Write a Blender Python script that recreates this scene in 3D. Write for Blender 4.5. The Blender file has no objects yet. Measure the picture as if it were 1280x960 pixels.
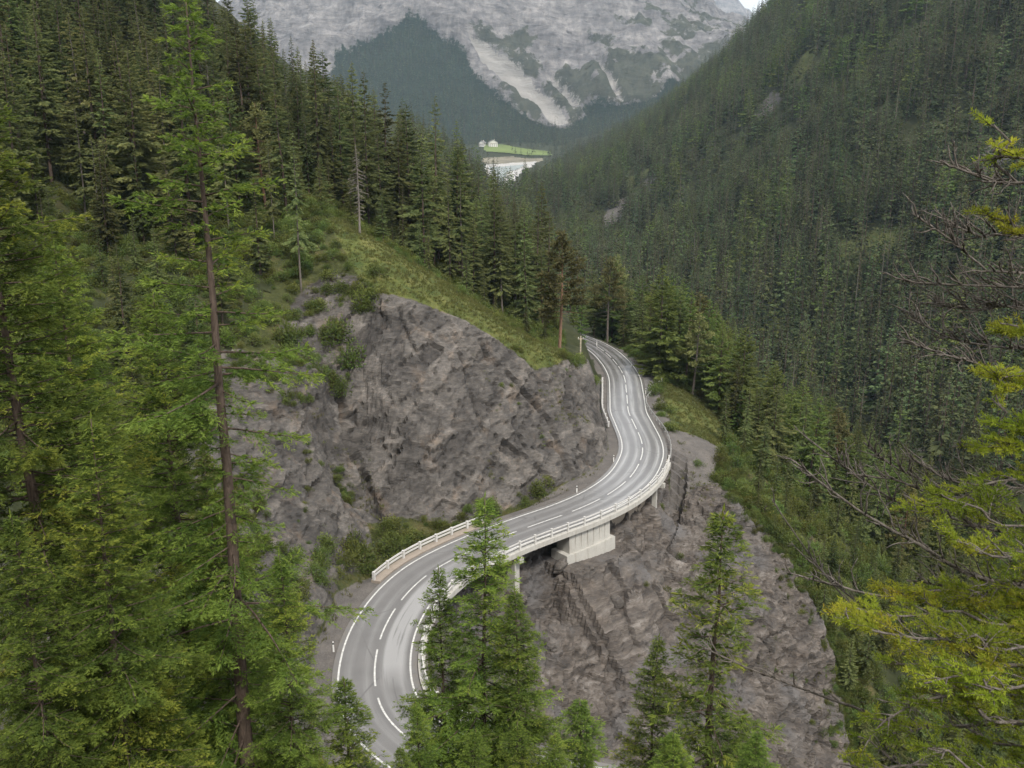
import bpy, math, random
import numpy as np
R = math.radians
SC = bpy.context.scene
COL = SC.collection

# ------------------------------------------------------------------ camera
CAM_Z = 43.0
FPX, PITCH = 1108.0, math.atan((480 - 186) / 1108.0)
cam_d = bpy.data.cameras.new('camera'); cam = bpy.data.objects.new('camera', cam_d); COL.objects.link(cam)
cam_d.sensor_width = 36.0; cam_d.lens = 36.0 * FPX / 1280.0
cam_d.clip_start = 0.1; cam_d.clip_end = 30000
cam.location = (0, 0, CAM_Z); cam.rotation_euler = (math.pi / 2 - PITCH, 0, 0)
SC.camera = cam

# ------------------------------------------------------------------ world, sun, exposure (bright overcast day)
SUN_EL, SUN_AZ = R(54), R(158)          # azimuth clockwise from +Y (the view direction)
w = bpy.data.worlds.new('World'); SC.world = w; w.use_nodes = True
nt = w.node_tree; nt.nodes.clear()
o_ = nt.nodes.new('ShaderNodeOutputWorld'); bg = nt.nodes.new('ShaderNodeBackground')
sky = nt.nodes.new('ShaderNodeTexSky'); sky.sky_type = 'NISHITA'; sky.sun_disc = False
sky.sun_elevation = SUN_EL; sky.sun_rotation = SUN_AZ
sky.air_density = 1.0; sky.dust_density = 4.0; sky.ozone_density = 1.0; sky.altitude = 1100
mixs = nt.nodes.new('ShaderNodeMix'); mixs.data_type = 'RGBA'
mixs.inputs[0].default_value = 0.72                       # thin even cloud veil over the sky
mixs.inputs[7].default_value = (9.15, 8.9, 8.5, 1)
nt.links.new(sky.outputs[0], mixs.inputs[6]); nt.links.new(mixs.outputs[2], bg.inputs[0])
bg.inputs[1].default_value = 0.072
nt.links.new(bg.outputs[0], o_.inputs[0])
sd = bpy.data.lights.new('sun', 'SUN'); so = bpy.data.objects.new('sun', sd); COL.objects.link(so)
sd.energy = 1.5; sd.angle = R(10); sd.color = (1.0, 0.94, 0.85)
so.rotation_euler = (math.pi / 2 - SUN_EL, 0, -SUN_AZ + math.pi)
so.location = (0, 0, 300)
vs = SC.view_settings; vs.view_transform = 'Standard'; vs.look = 'None'; vs.gamma = 1.0; vs.exposure = 1.25
vs.use_curve_mapping = False
SC.cycles.max_bounces = 4; SC.cycles.diffuse_bounces = 2; SC.cycles.glossy_bounces = 2
SC.cycles.transmission_bounces = 3; SC.cycles.volume_bounces = 0; SC.cycles.transparent_max_bounces = 4
SC.cycles.adaptive_threshold = 0.02; SC.cycles.use_denoising = True; SC.cycles.caustics_reflective = False; SC.cycles.caustics_refractive = False
SC.cycles.sample_clamp_indirect = 4.0

# ------------------------------------------------------------------ helpers
_c, _s = math.cos(PITCH), math.sin(PITCH)
def P(u, v, Y):
    """world point seen at photo pixel (u,v) standing Y metres ahead"""
    s = (480 - v) / FPX; t = Y / (_c + s * _s)
    return np.array([(u - 640) / FPX * t, Y, CAM_Z + t * (-_s + s * _c)])
def G(u, v, z=0.0):
    s = (480 - v) / FPX; t = (z - CAM_Z) / (-_s + s * _c)
    return np.array([(u - 640) / FPX * t, (_c + s * _s) * t, z])
def proj(p):
    """photo pixel of world points, (n,3) -> u, v"""
    p = np.asarray(p); dz = p[..., 2] - CAM_Z
    d = p[..., 1] * _c - dz * _s; up = p[..., 1] * _s + dz * _c
    d = np.maximum(d, 0.05)
    return 640 + FPX * p[..., 0] / d, 480 - FPX * up / d

def _hash(ix, iy, iz, seed):
    h = (ix.astype(np.uint32) * np.uint32(374761393) + iy.astype(np.uint32) * np.uint32(668265263)
         + iz.astype(np.uint32) * np.uint32(2147483647 - 9876543) + np.uint32(seed * 1013904223 & 0xffffffff))
    h ^= h >> np.uint32(13); h *= np.uint32(1274126177); h ^= h >> np.uint32(16); h *= np.uint32(2246822519); h ^= h >> np.uint32(13)
    return h.astype(np.float32) * np.float32(2.0 / 4294967295.0) - np.float32(1.0)
def vnoise(p, seed=0):
    p = np.asarray(p, np.float32); i = np.floor(p); f = p - i; i = i.astype(np.int64)
    u = f * f * f * (f * (f * 6 - 15) + 10)
    r = 0
    for dx in (0, 1):
        wx = u[:, 0] if dx else 1 - u[:, 0]
        for dy in (0, 1):
            wy = u[:, 1] if dy else 1 - u[:, 1]
            for dz in (0, 1):
                wz = u[:, 2] if dz else 1 - u[:, 2]
                r = r + wx * wy * wz * _hash(i[:, 0] + dx, i[:, 1] + dy, i[:, 2] + dz, seed)
    return r
_ROT = np.array([[0.36, 0.48, -0.8], [-0.8, 0.6, 0.0], [0.48, 0.64, 0.6]], np.float32)
def fbm(p, octaves=4, gain=0.5, seed=0, ridged=False):
    p = np.asarray(p, np.float32); a = 1.0; t = 0.0; r = 0
    for k in range(octaves):
        n = vnoise(p, seed + k * 17)
        if ridged: n = 1 - 2 * np.abs(n)
        r = r + a * n; t += a; a *= gain; p = (p @ _ROT) * 2.03 + 5.3
    return r / t

def worley(p, seed=0):
    """random value of the nearest cell and distance to its border (blocky rock)"""
    p = np.asarray(p, np.float32); i = np.floor(p).astype(np.int64); f1 = np.full(len(p), 9., np.float32); f2 = f1.copy(); val = np.zeros(len(p), np.float32)
    for dx in (-1, 0, 1):
        for dy in (-1, 0, 1):
            for dz in (-1, 0, 1):
                a, b, c = i[:, 0] + dx, i[:, 1] + dy, i[:, 2] + dz
                h1 = _hash(a, b, c, seed); q = np.stack([a + .5 + .45 * h1, b + .5 + .45 * _hash(a, b, c, seed + 1), c + .5 + .45 * _hash(a, b, c, seed + 2)], -1).astype(np.float32)
                d = np.sqrt(((p - q) ** 2).sum(1)); n = d < f1; f2 = np.where(n, f1, np.minimum(f2, d)); val = np.where(n, _hash(a, b, c, seed + 3), val); f1 = np.minimum(f1, d)
    return val, f2 - f1

def mesh(name, verts, faces, smooth=False, mat=None, attrs=None, uv=None):
    verts = np.ascontiguousarray(verts, np.float32); faces = np.ascontiguousarray(faces, np.int32)
    me = bpy.data.meshes.new(name); n, k = len(faces), faces.shape[1]
    me.vertices.add(len(verts)); me.vertices.foreach_set('co', verts.ravel())
    me.loops.add(n * k); me.loops.foreach_set('vertex_index', faces.ravel())
    me.polygons.add(n); me.polygons.foreach_set('loop_start', np.arange(0, n * k, k, dtype=np.int32))
    me.polygons.foreach_set('use_smooth', np.full(n, smooth))
    me.update(calc_edges=True)
    for an, av in (attrs or {}).items():
        a = me.attributes.new(an, 'FLOAT', 'POINT'); a.data.foreach_set('value', np.ascontiguousarray(av, np.float32))
    if uv is not None:
        ul = me.uv_layers.new(name='UVMap'); ul.data.foreach_set('uv', np.ascontiguousarray(uv[faces.ravel()], np.float32).ravel())
    if mat: me.materials.append(mat)
    return me
def obj(name, data, parent=None, loc=None, **props):
    o = bpy.data.objects.new(name, data); COL.objects.link(o)
    if parent: o.parent = parent
    if loc is not None: o.location = [float(q) for q in loc]
    for k, v in props.items(): o[k] = v
    return o
def grid_faces(nr, nc):
    i = np.arange(nr * nc).reshape(nr, nc)
    return np.stack([i[:-1, :-1], i[:-1, 1:], i[1:, 1:], i[1:, :-1]], -1).reshape(-1, 4)
class MB:
    """collects boxes / tubes / strips into one small mesh"""
    def __init__(self): self.v = []; self.f = []
    def quad8(self, pts):
        b = len(self.v); self.v += [tuple(float(c) for c in p) for p in pts]
        self.f += [tuple(b + i for i in q) for q in ((0, 3, 2, 1), (4, 5, 6, 7), (0, 1, 5, 4), (1, 2, 6, 5), (2, 3, 7, 6), (3, 0, 4, 7))]
        return self
    def box(self, c, size, ax=(1, 0)):
        """box centred at c with size (along ax, across, up); ax = unit direction in plan"""
        a = np.array([ax[0], ax[1], 0.0]); b = np.array([-ax[1], ax[0], 0.0]); c = np.array(c, float)
        sx, sy, sz = [q / 2 for q in size]; up = np.array([0, 0, 1.0])
        return self.quad8([c + i * sx * a + j * sy * b + k * sz * up for k in (-1, 1) for i, j in ((-1, -1), (1, -1), (1, 1), (-1, 1))])
    def sweep(self, pts, rights, prof):
        """profile (across, up) swept along pts; rights = unit vectors to the right; closed ends"""
        n = len(prof); b = len(self.v)
        for p, r in zip(pts, rights):
            for a, h in prof: self.v.append((float(p[0] + r[0] * a), float(p[1] + r[1] * a), float(p[2] + h)))
        for i in range(len(pts) - 1):
            for j in range(n):
                k = (j + 1) % n
                self.f.append((b + i * n + j, b + i * n + k, b + (i + 1) * n + k, b + (i + 1) * n + j))
        self.f.append(tuple(b + j for j in range(n - 1, -1, -1))); e = b + (len(pts) - 1) * n
        self.f.append(tuple(e + j for j in range(n)))
        return self
    def tube(self, pts, radii, n=8):
        pts = [np.array(p, float) for p in pts]; b = len(self.v)
        for i, (p, r) in enumerate(zip(pts, radii)):
            d = pts[min(i + 1, len(pts) - 1)] - pts[max(i - 1, 0)]; d /= np.linalg.norm(d) + 1e-9
            a = np.cross(d, (0.3, 1, 0.2)); a /= np.linalg.norm(a); c = np.cross(d, a)
            for k in range(n):
                t = 2 * math.pi * k / n; self.v.append(tuple(p + r * (math.cos(t) * a + math.sin(t) * c)))
        for i in range(len(pts) - 1):
            for k in range(n):
                q = (k + 1) % n; self.f.append((b + i * n + k, b + i * n + q, b + (i + 1) * n + q, b + (i + 1) * n + k))
        self.f.append(tuple(b + k for k in range(n - 1, -1, -1))); e = b + (len(pts) - 1) * n
        self.f.append(tuple(e + k for k in range(n)))
        return self
    def data(self, name, mat, smooth=False, bevel=0):
        me = bpy.data.meshes.new(name); me.from_pydata(self.v, [], self.f); me.materials.append(mat)
        if smooth:
            for p in me.polygons: p.use_smooth = True
        return me
    def build(self, name, mat, parent=None, smooth=False, **props):
        return obj(name, self.data(name, mat, smooth), parent, **props)

# ------------------------------------------------------------------ materials
class NT:
    def __init__(self, name):
        self.m = bpy.data.materials.new(name); self.m.use_nodes = True; self.t = self.m.node_tree
        self.b = self.t.nodes['Principled BSDF']; self.out = self.t.nodes['Material Output']
    def n(self, typ, **kw):
        x = self.t.nodes.new(typ)
        for k, v in kw.items():
            if k.startswith('i_'): x.inputs[k[2:].replace('_', ' ')].default_value = v
            else: setattr(x, k, v)
        return x
    def l(self, a, b): self.t.links.new(a, b)
    def noise(self, scale, detail=4, rough=0.55, vec=None, dist=0.0):
        x = self.n('ShaderNodeTexNoise'); x.inputs['Scale'].default_value = scale; x.inputs['Detail'].default_value = detail
        x.inputs['Roughness'].default_value = rough; x.inputs['Distortion'].default_value = dist
        if vec is not None: self.l(vec, x.inputs['Vector'])
        return x.outputs[0]
    def pos(self): return self.n('ShaderNodeNewGeometry').outputs['Position']
    def objco(self): return self.n('ShaderNodeTexCoord').outputs['Object']
    def mapping(self, vec, scale=(1, 1, 1), rot=(0, 0, 0)):
        x = self.n('ShaderNodeMapping'); x.inputs['Scale'].default_value = scale; x.inputs['Rotation'].default_value = rot
        self.l(vec, x.inputs['Vector']); return x.outputs[0]
    def ramp(self, fac, stops, interp='LINEAR'):
        x = self.n('ShaderNodeValToRGB'); e = x.color_ramp; e.interpolation = interp
        while len(e.elements) < len(stops): e.elements.new(0.5)
        for el, (p, c) in zip(e.elements, stops):
            el.position = p; el.color = (*c, 1) if len(c) == 3 else c
        self.l(fac, x.inputs[0]); return x.outputs[0]
    def rng(self, val, a, b, c=0.0, d=1.0, smooth=False):
        x = self.n('ShaderNodeMapRange')
        if smooth: x.interpolation_type = 'SMOOTHSTEP'
        for k, v in zip(('From Min', 'From Max', 'To Min', 'To Max'), (a, b, c, d)): x.inputs[k].default_value = v
        self.l(val, x.inputs['Value']); return x.outputs[0]
    def mix(self, fac, a, b, blend='MIX'):
        x = self.n('ShaderNodeMix', data_type='RGBA', blend_type=blend)
        for i, q in ((0, fac), (6, a), (7, b)):
            if isinstance(q, (int, float)): x.inputs[i].default_value = q
            elif isinstance(q, tuple): x.inputs[i].default_value = (*q, 1) if len(q) == 3 else q
            else: self.l(q, x.inputs[i])
        return x.outputs[2]
    def math(self, op, a, b=0.0, clamp=False):
        x = self.n('ShaderNodeMath', operation=op, use_clamp=clamp)
        for i, q in ((0, a), (1, b)):
            if isinstance(q, (int, float)): x.inputs[i].default_value = q
            else: self.l(q, x.inputs[i])
        return x.outputs[0]
    def attr(self, name, out='Fac'):
        return self.n('ShaderNodeAttribute', attribute_name=name).outputs[out]
    def bump(self, h, strength=0.5, dist=0.1):
        x = self.n('ShaderNodeBump'); x.inputs['Strength'].default_value = strength; x.inputs['Distance'].default_value = dist
        self.l(h, x.inputs['Height']); self.l(x.outputs[0], self.b.inputs['Normal']); return x
    def done(self, col=None, rough=0.8, spec=0.3):
        if col is not None:
            if isinstance(col, tuple): self.b.inputs['Base Color'].default_value = (*col, 1)
            else: self.l(col, self.b.inputs['Base Color'])
        if isinstance(rough, (int, float)): self.b.inputs['Roughness'].default_value = rough
        else: self.l(rough, self.b.inputs['Roughness'])
        self.b.inputs['Specular IOR Level'].default_value = spec
        return self.m

def rock_colour(q, p, warm=0.42):
    """grey limestone with veins, rusty patches and pale scars"""
    a = q.noise(0.3, 4, 0.68, p, 0.6); b = q.noise(1.5, 5, 0.74, q.mapping(p, (0.6, 0.6, 2.6), (0.25, 0.62, 0.2)))
    c = q.ramp(a, [(0.3, (0.058, 0.056, 0.055)), (0.5, (0.102, 0.097, 0.092)), (0.72, (0.162, 0.153, 0.145))])
    c = q.mix(0.62, c, q.ramp(b, [(0.3, (0.16, 0.155, 0.155)), (0.45, (0.42, 0.41, 0.4)), (0.58, (0.6, 0.57, 0.54)), (0.72, (1.0, 0.97, 0.92))]), 'OVERLAY')
    r = q.rng(q.noise(0.35, 3, 0.65, q.mapping(p, (1, 1, 1), (1, 2, 0))), 0.56, 0.75, 0, warm)
    c = q.mix(r, c, q.mix(0.5, c, (0.36, 0.245, 0.155)))
    v = q.n('ShaderNodeTexVoronoi', feature='DISTANCE_TO_EDGE'); v.inputs['Scale'].default_value = 0.55
    q.l(q.mapping(p, (1, 1, 1.9), (0.7, 0.25, 0.4)), v.inputs['Vector'])
    cr = q.rng(v.outputs[0], 0.0, 0.05, 0.35, 0.0)
    c = q.mix(cr, c, (0.07, 0.066, 0.065))
    return c, b

def make_ground_mat(near=True):
    q = NT('alpine_ground' if near else 'mountain_ground'); p = q.pos()
    rc, rb = rock_colour(q, p)
    if near: rc = q.mix(1.0, rc, q.ramp(q.rng(q.attr('tone'), -1, 1), [(0.0, (0.55, 0.55, 0.56)), (0.5, (0.95, 0.945, 0.94)), (1.0, (1.4, 1.37, 1.33))]), 'MULTIPLY')
    # shale of the gorge side: browner, layered
    lay = q.noise(0.75, 5, 0.72, q.mapping(p, (0.3, 0.3, 2.8), (0.16, -0.28, 0.3)), 0.35)
    sh = q.ramp(lay, [(0.3, (0.036, 0.033, 0.031)), (0.44, (0.085, 0.073, 0.065)), (0.55, (0.148, 0.125, 0.107)), (0.68, (0.28, 0.255, 0.233))])
    sh = q.mix(0.4, sh, rc)
    sh = q.mix(q.rng(q.noise(0.16, 3, 0.6, p), 0.5, 0.64), sh, q.mix(0.35, (0.13, 0.124, 0.124), rc))
    rock = q.mix(q.attr('shale'), rc, sh) if near else rc
    # gravel / scree
    gn = q.noise(6.0, 3, 0.7, p); gl = q.noise(0.5, 2, 0.6, p)
    gr = q.mix(0.5, q.ramp(gn, [(0.3, (0.08, 0.075, 0.072)), (0.7, (0.175, 0.163, 0.15))]), q.ramp(gl, [(0.35, (0.082, 0.075, 0.072)), (0.65, (0.15, 0.135, 0.122))]))
    # meadow grass and forest floor
    g1 = q.noise(0.35, 3, 0.65, p); g2 = q.noise(3.5, 3, 0.7, p)
    grs = q.ramp(g1, [(0.3, (0.044, 0.066, 0.02)), (0.5, (0.09, 0.105, 0.03)), (0.7, (0.145, 0.142, 0.048))])
    grs = q.mix(0.5, grs, q.ramp(g2, [(0.3, (0.3, 0.3, 0.3)), (0.7, (0.75, 0.75, 0.7))]), 'OVERLAY')
    ff = q.ramp(g1, [(0.3, (0.03, 0.038, 0.014)), (0.52, (0.06, 0.068, 0.024)), (0.72, (0.105, 0.09, 0.042))] if near else [(0.3, (0.022, 0.028, 0.012)), (0.52, (0.036, 0.043, 0.018)), (0.72, (0.062, 0.06, 0.03))])
    ff = q.mix(0.6, ff, q.ramp(g2, [(0.3, (0.28, 0.28, 0.28)), (0.7, (0.7, 0.68, 0.62))]), 'OVERLAY')
    edge = q.math('MULTIPLY', q.math('SUBTRACT', q.noise(0.8 if near else 0.12, 4, 0.7, p), 0.5), 0.9 if near else 1.3)
    def m_(name): return q.rng(q.math('ADD', q.attr(name), edge), 0.4, 0.6, smooth=True)
    if not near: grs = q.mix(0.55, grs, (0.07, 0.08, 0.03))
    c = q.mix(m_('grass'), ff, grs); c = q.mix(m_('gravel'), c, gr); c = q.mix(m_('rock'), c, rock)
    if near: q.bump(q.math('ADD', rb, q.math('MULTIPLY', lay, q.math('MULTIPLY', q.attr('shale'), 2.0))), 0.9, 0.22)
    return q.done(c, 0.9, 0.2)

def simple(name, col, rough=0.7, var=0.12, scale=3.0, spec=0.3, bump=0.0):
    q = NT(name); p = q.objco(); n = q.noise(scale, 5, 0.65, p)
    lo = tuple(max(0, c * (1 - var * 2)) for c in col); hi = tuple(c * (1 + var) for c in col)
    c = q.ramp(n, [(0.3, lo), (0.7, hi)])
    if bump: q.bump(n, bump, 0.05)
    return q.done(c, rough, spec)

def make_asphalt():
    q = NT('asphalt'); uv = q.n('ShaderNodeUVMap').outputs[0]; sp = q.n('ShaderNodeSeparateXYZ'); q.l(uv, sp.inputs[0])
    x, s = sp.outputs[0], sp.outputs[1]; p = q.pos()
    fine = q.noise(28, 3, 0.8, p); big = q.noise(0.35, 4, 0.6, p)
    st = q.noise(1.0, 4, 0.6, q.mapping(uv, (2.4, 0.09, 1)))           # streaks along the lanes
    base = q.ramp(fine, [(0.3, (0.108, 0.106, 0.105)), (0.7, (0.18, 0.177, 0.174))])
    base = q.mix(0.5, base, q.ramp(big, [(0.3, (0.112, 0.11, 0.11)), (0.7, (0.17, 0.166, 0.164))]))
    # wheel tracks pale from wear and painted sky glare, two per lane, and the pale repair strip of the inner lane
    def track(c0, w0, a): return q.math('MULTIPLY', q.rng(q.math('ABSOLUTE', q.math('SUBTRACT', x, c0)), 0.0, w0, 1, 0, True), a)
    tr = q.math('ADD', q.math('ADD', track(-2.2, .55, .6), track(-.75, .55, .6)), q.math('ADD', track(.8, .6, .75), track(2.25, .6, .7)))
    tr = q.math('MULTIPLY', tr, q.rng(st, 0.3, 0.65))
    far = q.rng(s, 46, 66, 0.35, 1.0)  # sky glare put into the track colour, stronger towards the far bend
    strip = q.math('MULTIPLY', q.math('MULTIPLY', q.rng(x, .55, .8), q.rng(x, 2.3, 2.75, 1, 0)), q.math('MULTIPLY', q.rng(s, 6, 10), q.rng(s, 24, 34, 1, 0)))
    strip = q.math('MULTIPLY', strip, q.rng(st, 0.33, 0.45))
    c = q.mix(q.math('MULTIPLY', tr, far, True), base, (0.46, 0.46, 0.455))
    c = q.mix(q.math('MULTIPLY', strip, 0.85), c, (0.31, 0.31, 0.31))
    dirt = q.math('MULTIPLY', q.rng(q.math('ABSOLUTE', x), 2.9, 3.5), q.rng(q.noise(1.6, 4, 0.7, p), 0.35, 0.65))
    c = q.mix(q.math('MULTIPLY', dirt, 0.7), c, (0.17, 0.15, 0.125))
    seam = q.n('ShaderNodeTexVoronoi', feature='DISTANCE_TO_EDGE'); seam.inputs['Scale'].default_value = 0.16; q.l(q.mapping(uv, (1.0, 0.55, 1)), seam.inputs['Vector'])
    c = q.mix(q.math('MULTIPLY', q.rng(seam.outputs[0], 0.0, 0.012, 1, 0), q.rng(big, 0.45, 0.6, 0, 0.6)), c, (0.05, 0.05, 0.05))
    q.bump(fine, 0.25, 0.01)
    return q.done(c, q.rng(s, 40, 62, 0.6, 0.2), 0.7)

def make_concrete(name, col, dirt=(0.2, 0.16, 0.11), amt=0.55):
    q = NT(name); p = q.pos(); a = q.noise(0.9, 5, 0.65, p); b = q.noise(9, 4, 0.7, p)
    st = q.noise(1.0, 5, 0.7, q.mapping(p, (2.6, 2.6, 0.3)))
    c = q.mix(0.35, q.ramp(a, [(0.3, tuple(k * .75 for k in col)), (0.7, col)]), q.ramp(b, [(0.3, tuple(k * .7 for k in col)), (0.7, tuple(min(1, k * 1.1) for k in col))]))
    c = q.mix(q.rng(st, 0.5, 0.78, 0, amt), c, dirt)
    q.bump(b, 0.2, 0.02)
    return q.done(c, 0.85, 0.25)

def make_foliage(name, stops, yellow=None, trans=0.28, big=0.25, hue=0.06, val=(0.72, 1.25)):
    """needle/leaf material: colour by patch, by individual and towards the young tips, plus painted crown light and shade on near needles"""
    q = NT(name); p = q.pos()
    n = q.noise(big * 4, 4, 0.6, p); r = q.n('ShaderNodeObjectInfo').outputs['Random']
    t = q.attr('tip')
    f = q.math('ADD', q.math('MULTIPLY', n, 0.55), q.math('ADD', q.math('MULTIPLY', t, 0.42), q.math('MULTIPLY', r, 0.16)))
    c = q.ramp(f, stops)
    if yellow: c = q.mix(q.math('MULTIPLY', q.rng(q.noise(big * 2, 3, 0.5, q.mapping(p, (1, 1, 1), (2, 1, 0))), 0.52, 0.66), q.rng(t, 0.2, 0.8)), c, yellow)
    hs = q.n('ShaderNodeHueSaturation'); q.l(c, hs.inputs['Color'])
    q.l(q.rng(r, 0, 1, 0.5 - hue / 2, 0.5 + hue / 2), hs.inputs['Hue']); q.l(q.rng(q.math('FRACT', q.math('MULTIPLY', r, 7.31)), 0, 1, *val), hs.inputs['Value'])
    q.done(hs.outputs[0], 0.75, 0.25)
    tr = q.n('ShaderNodeBsdfTranslucent'); q.l(hs.outputs[0], tr.inputs[0])
    mx = q.n('ShaderNodeMixShader'); mx.inputs[0].default_value = trans
    q.l(q.b.outputs[0], mx.inputs[1]); q.l(tr.outputs[0], mx.inputs[2]); q.l(mx.outputs[0], q.out.inputs[0])
    return q.m
def make_bark(name, a, b, scale=4):
    q = NT(name); p = q.pos()
    n = q.noise(scale, 5, 0.7, q.mapping(p, (2.2, 2.2, 0.6)), 0.6)
    c = q.ramp(n, [(0.3, a), (0.7, b)]); q.bump(n, 0.8, 0.05)
    return q.done(c, 0.9, 0.15)

M_GROUND = make_ground_mat(); M_TERR = make_ground_mat(False)
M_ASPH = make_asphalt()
M_PAINT = simple('road_paint', (0.6, 0.6, 0.58), 0.6, 0.22, 3.5)
M_CONC = make_concrete('pale_concrete', (0.5, 0.488, 0.452))
M_CONC2 = make_concrete('brown_concrete', (0.28, 0.24, 0.195))
M_RAIL = make_concrete('white_rail', (0.6, 0.592, 0.57), amt=0.3)
M_KERB = make_concrete('kerb', (0.33, 0.285, 0.24))
M_STEEL = simple('galvanised_steel', (0.42, 0.42, 0.41), 0.45, 0.15, 2, 0.5)
M_WOOD = simple('grey_wood', (0.33, 0.29, 0.22), 0.85, 0.2, 6)
M_BLACK = simple('black_plastic', (0.03, 0.03, 0.03), 0.5)
M_WHITE = simple('white_plastic', (0.8, 0.8, 0.78), 0.5, 0.05)
M_BARK = make_bark('spruce_bark', (0.045, 0.034, 0.028), (0.16, 0.12, 0.098))
M_BARKP = make_bark('pine_bark', (0.12, 0.07, 0.046), (0.27, 0.17, 0.115))
M_BARK2 = make_bark('weathered_bark', (0.075, 0.064, 0.054), (0.2, 0.175, 0.15))
M_BARKG = make_bark('grey_bark', (0.10, 0.088, 0.075), (0.25, 0.225, 0.195))
M_FOL_H = make_foliage('spruce_needles_near', [(0.22, (0.02, 0.042, 0.011)), (0.42, (0.074, 0.124, 0.022)), (0.64, (0.168, 0.235, 0.04)), (0.9, (0.285, 0.355, 0.066))], (0.3, 0.335, 0.05), 0.4, 0.25, 0.03, (0.9, 1.15))  # young tips, with lit shoots and crown-interior shade put into the colour
M_FOL_M = make_foliage('spruce_needles', [(0.2, (0.036, 0.053, 0.02)), (0.5, (0.1, 0.124, 0.044)), (0.85, (0.215, 0.235, 0.085))], None, 0.3, 0.06, 0.07, (0.6, 1.5))
M_FOL_L = make_foliage('young_tree_leaves', [(0.2, (0.04, 0.062, 0.016)), (0.5, (0.105, 0.145, 0.036)), (0.9, (0.2, 0.245, 0.065))], None, 0.3, 0.06, 0.07)
M_FOL_P = make_foliage('pine_needles', [(0.2, (0.06, 0.075, 0.026)), (0.5, (0.15, 0.16, 0.058)), (0.9, (0.27, 0.26, 0.1))], None, 0.25, 0.06)
M_FOL_F = make_foliage('far_needles', [(0.2, (0.02, 0.031, 0.014)), (0.5, (0.056, 0.075, 0.03)), (0.9, (0.14, 0.162, 0.064))], None, 0.3, 0.008, 0.10, (0.55, 1.7))
M_FOL_D = make_foliage('dry_needles', [(0.2, (0.06, 0.055, 0.03)), (0.5, (0.13, 0.11, 0.06)), (0.9, (0.2, 0.16, 0.09))], None, 0.2, 0.1)
M_BUSH = make_foliage('bush_leaves', [(0.2, (0.03, 0.05, 0.012)), (0.5, (0.085, 0.112, 0.026)), (0.9, (0.18, 0.195, 0.05))], None, 0.3, 0.1, 0.08)
M_GRASS = make_foliage('grass_blades', [(0.2, (0.04, 0.056, 0.016)), (0.5, (0.095, 0.108, 0.03)), (0.9, (0.18, 0.17, 0.056))], None, 0.3, 0.12, 0.05)
M_FOL_FG = make_foliage('spruce_needles_close', [(0.15, (0.045, 0.08, 0.01)), (0.4, (0.15, 0.22, 0.022)), (0.62, (0.265, 0.33, 0.033)), (0.84, (0.38, 0.365, 0.04)), (0.98, (0.43, 0.265, 0.035))], None, 0.45, 1.2, 0.0)
M_TWIG = make_bark('dead_twig', (0.075, 0.062, 0.052), (0.25, 0.225, 0.2), 14)
# ------------------------------------------------------------------ road line (plan), road surface is level at z = 0
_ctrl = [(26, 43), (14, 49), (2, 52.6), (-5.2, 55.6), (-9.3, 59.6), (-11.2, 64), (-11.95, 69.5), (-11.7, 75), (-10.3, 81), (-7.6, 86.4), (-2.2, 92.7), (2.7, 97.1),
         (7.7, 101.4), (12.4, 106.7), (16.2, 113.3), (18.75, 121.2), (19.7, 128), (19.75, 136.4), (19.7, 143.5), (20.3, 150), (21.0, 157), (21.9, 168), (21.6, 180), (20.6, 191), (18.6, 201), (15, 211), (10, 219)]
def catmull(pts, step=0.5):
    p = np.array(pts, float); p = np.vstack([2 * p[0] - p[1], p, 2 * p[-1] - p[-2]]); out = []
    for i in range(1, len(p) - 2):
        for t in np.linspace(0, 1, 24, endpoint=False):
            a, b, c, d = p[i - 1:i + 3]
            out.append(0.5 * (2 * b + (c - a) * t + (2 * a - 5 * b + 4 * c - d) * t * t + (3 * b - a - 3 * c + d) * t ** 3))
    out.append(p[-2]); out = np.array(out); L = np.r_[0, np.cumsum(np.hypot(*np.diff(out[:, :2], axis=0).T))]
    s = np.arange(0, L[-1], step)
    return np.stack([np.interp(s, L, out[:, k]) for k in range(out.shape[1])], -1), s
RC, RS = catmull(_ctrl)
for _ in range(6): RC[1:-1] = (RC[:-2] + 2 * RC[1:-1] + RC[2:]) / 4
_t = np.gradient(RC, axis=0); _t /= np.linalg.norm(_t, axis=1)[:, None]
RT = _t; RR = np.stack([_t[:, 1], -_t[:, 0]], -1)            # tangent, unit vector to the right (gorge side)
S0 = RS[np.argmin(np.hypot(RC[:, 0] + 11.95, RC[:, 1] - 69.5))]
RS = RS - S0 + 12                                            # s = 12 beside the near curve
def near_s(x, y): return RS[np.argmin((RC[:, 0] - x) ** 2 + (RC[:, 1] - y) ** 2)]
def at_s(s, d=0.0, z=0.0):
    x = np.interp(s, RS, RC[:, 0]) + d * np.interp(s, RS, RR[:, 0]); y = np.interp(s, RS, RC[:, 1]) + d * np.interp(s, RS, RR[:, 1])
    return np.array([x, y, z])
def dir_s(s):
    t = np.array([np.interp(s, RS, RT[:, 0]), np.interp(s, RS, RT[:, 1])]); return t / np.linalg.norm(t)
def ZR(s): return -np.clip(np.asarray(s) - 130, 0, 99) * 0.03  # the far end sinks over the crest
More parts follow.
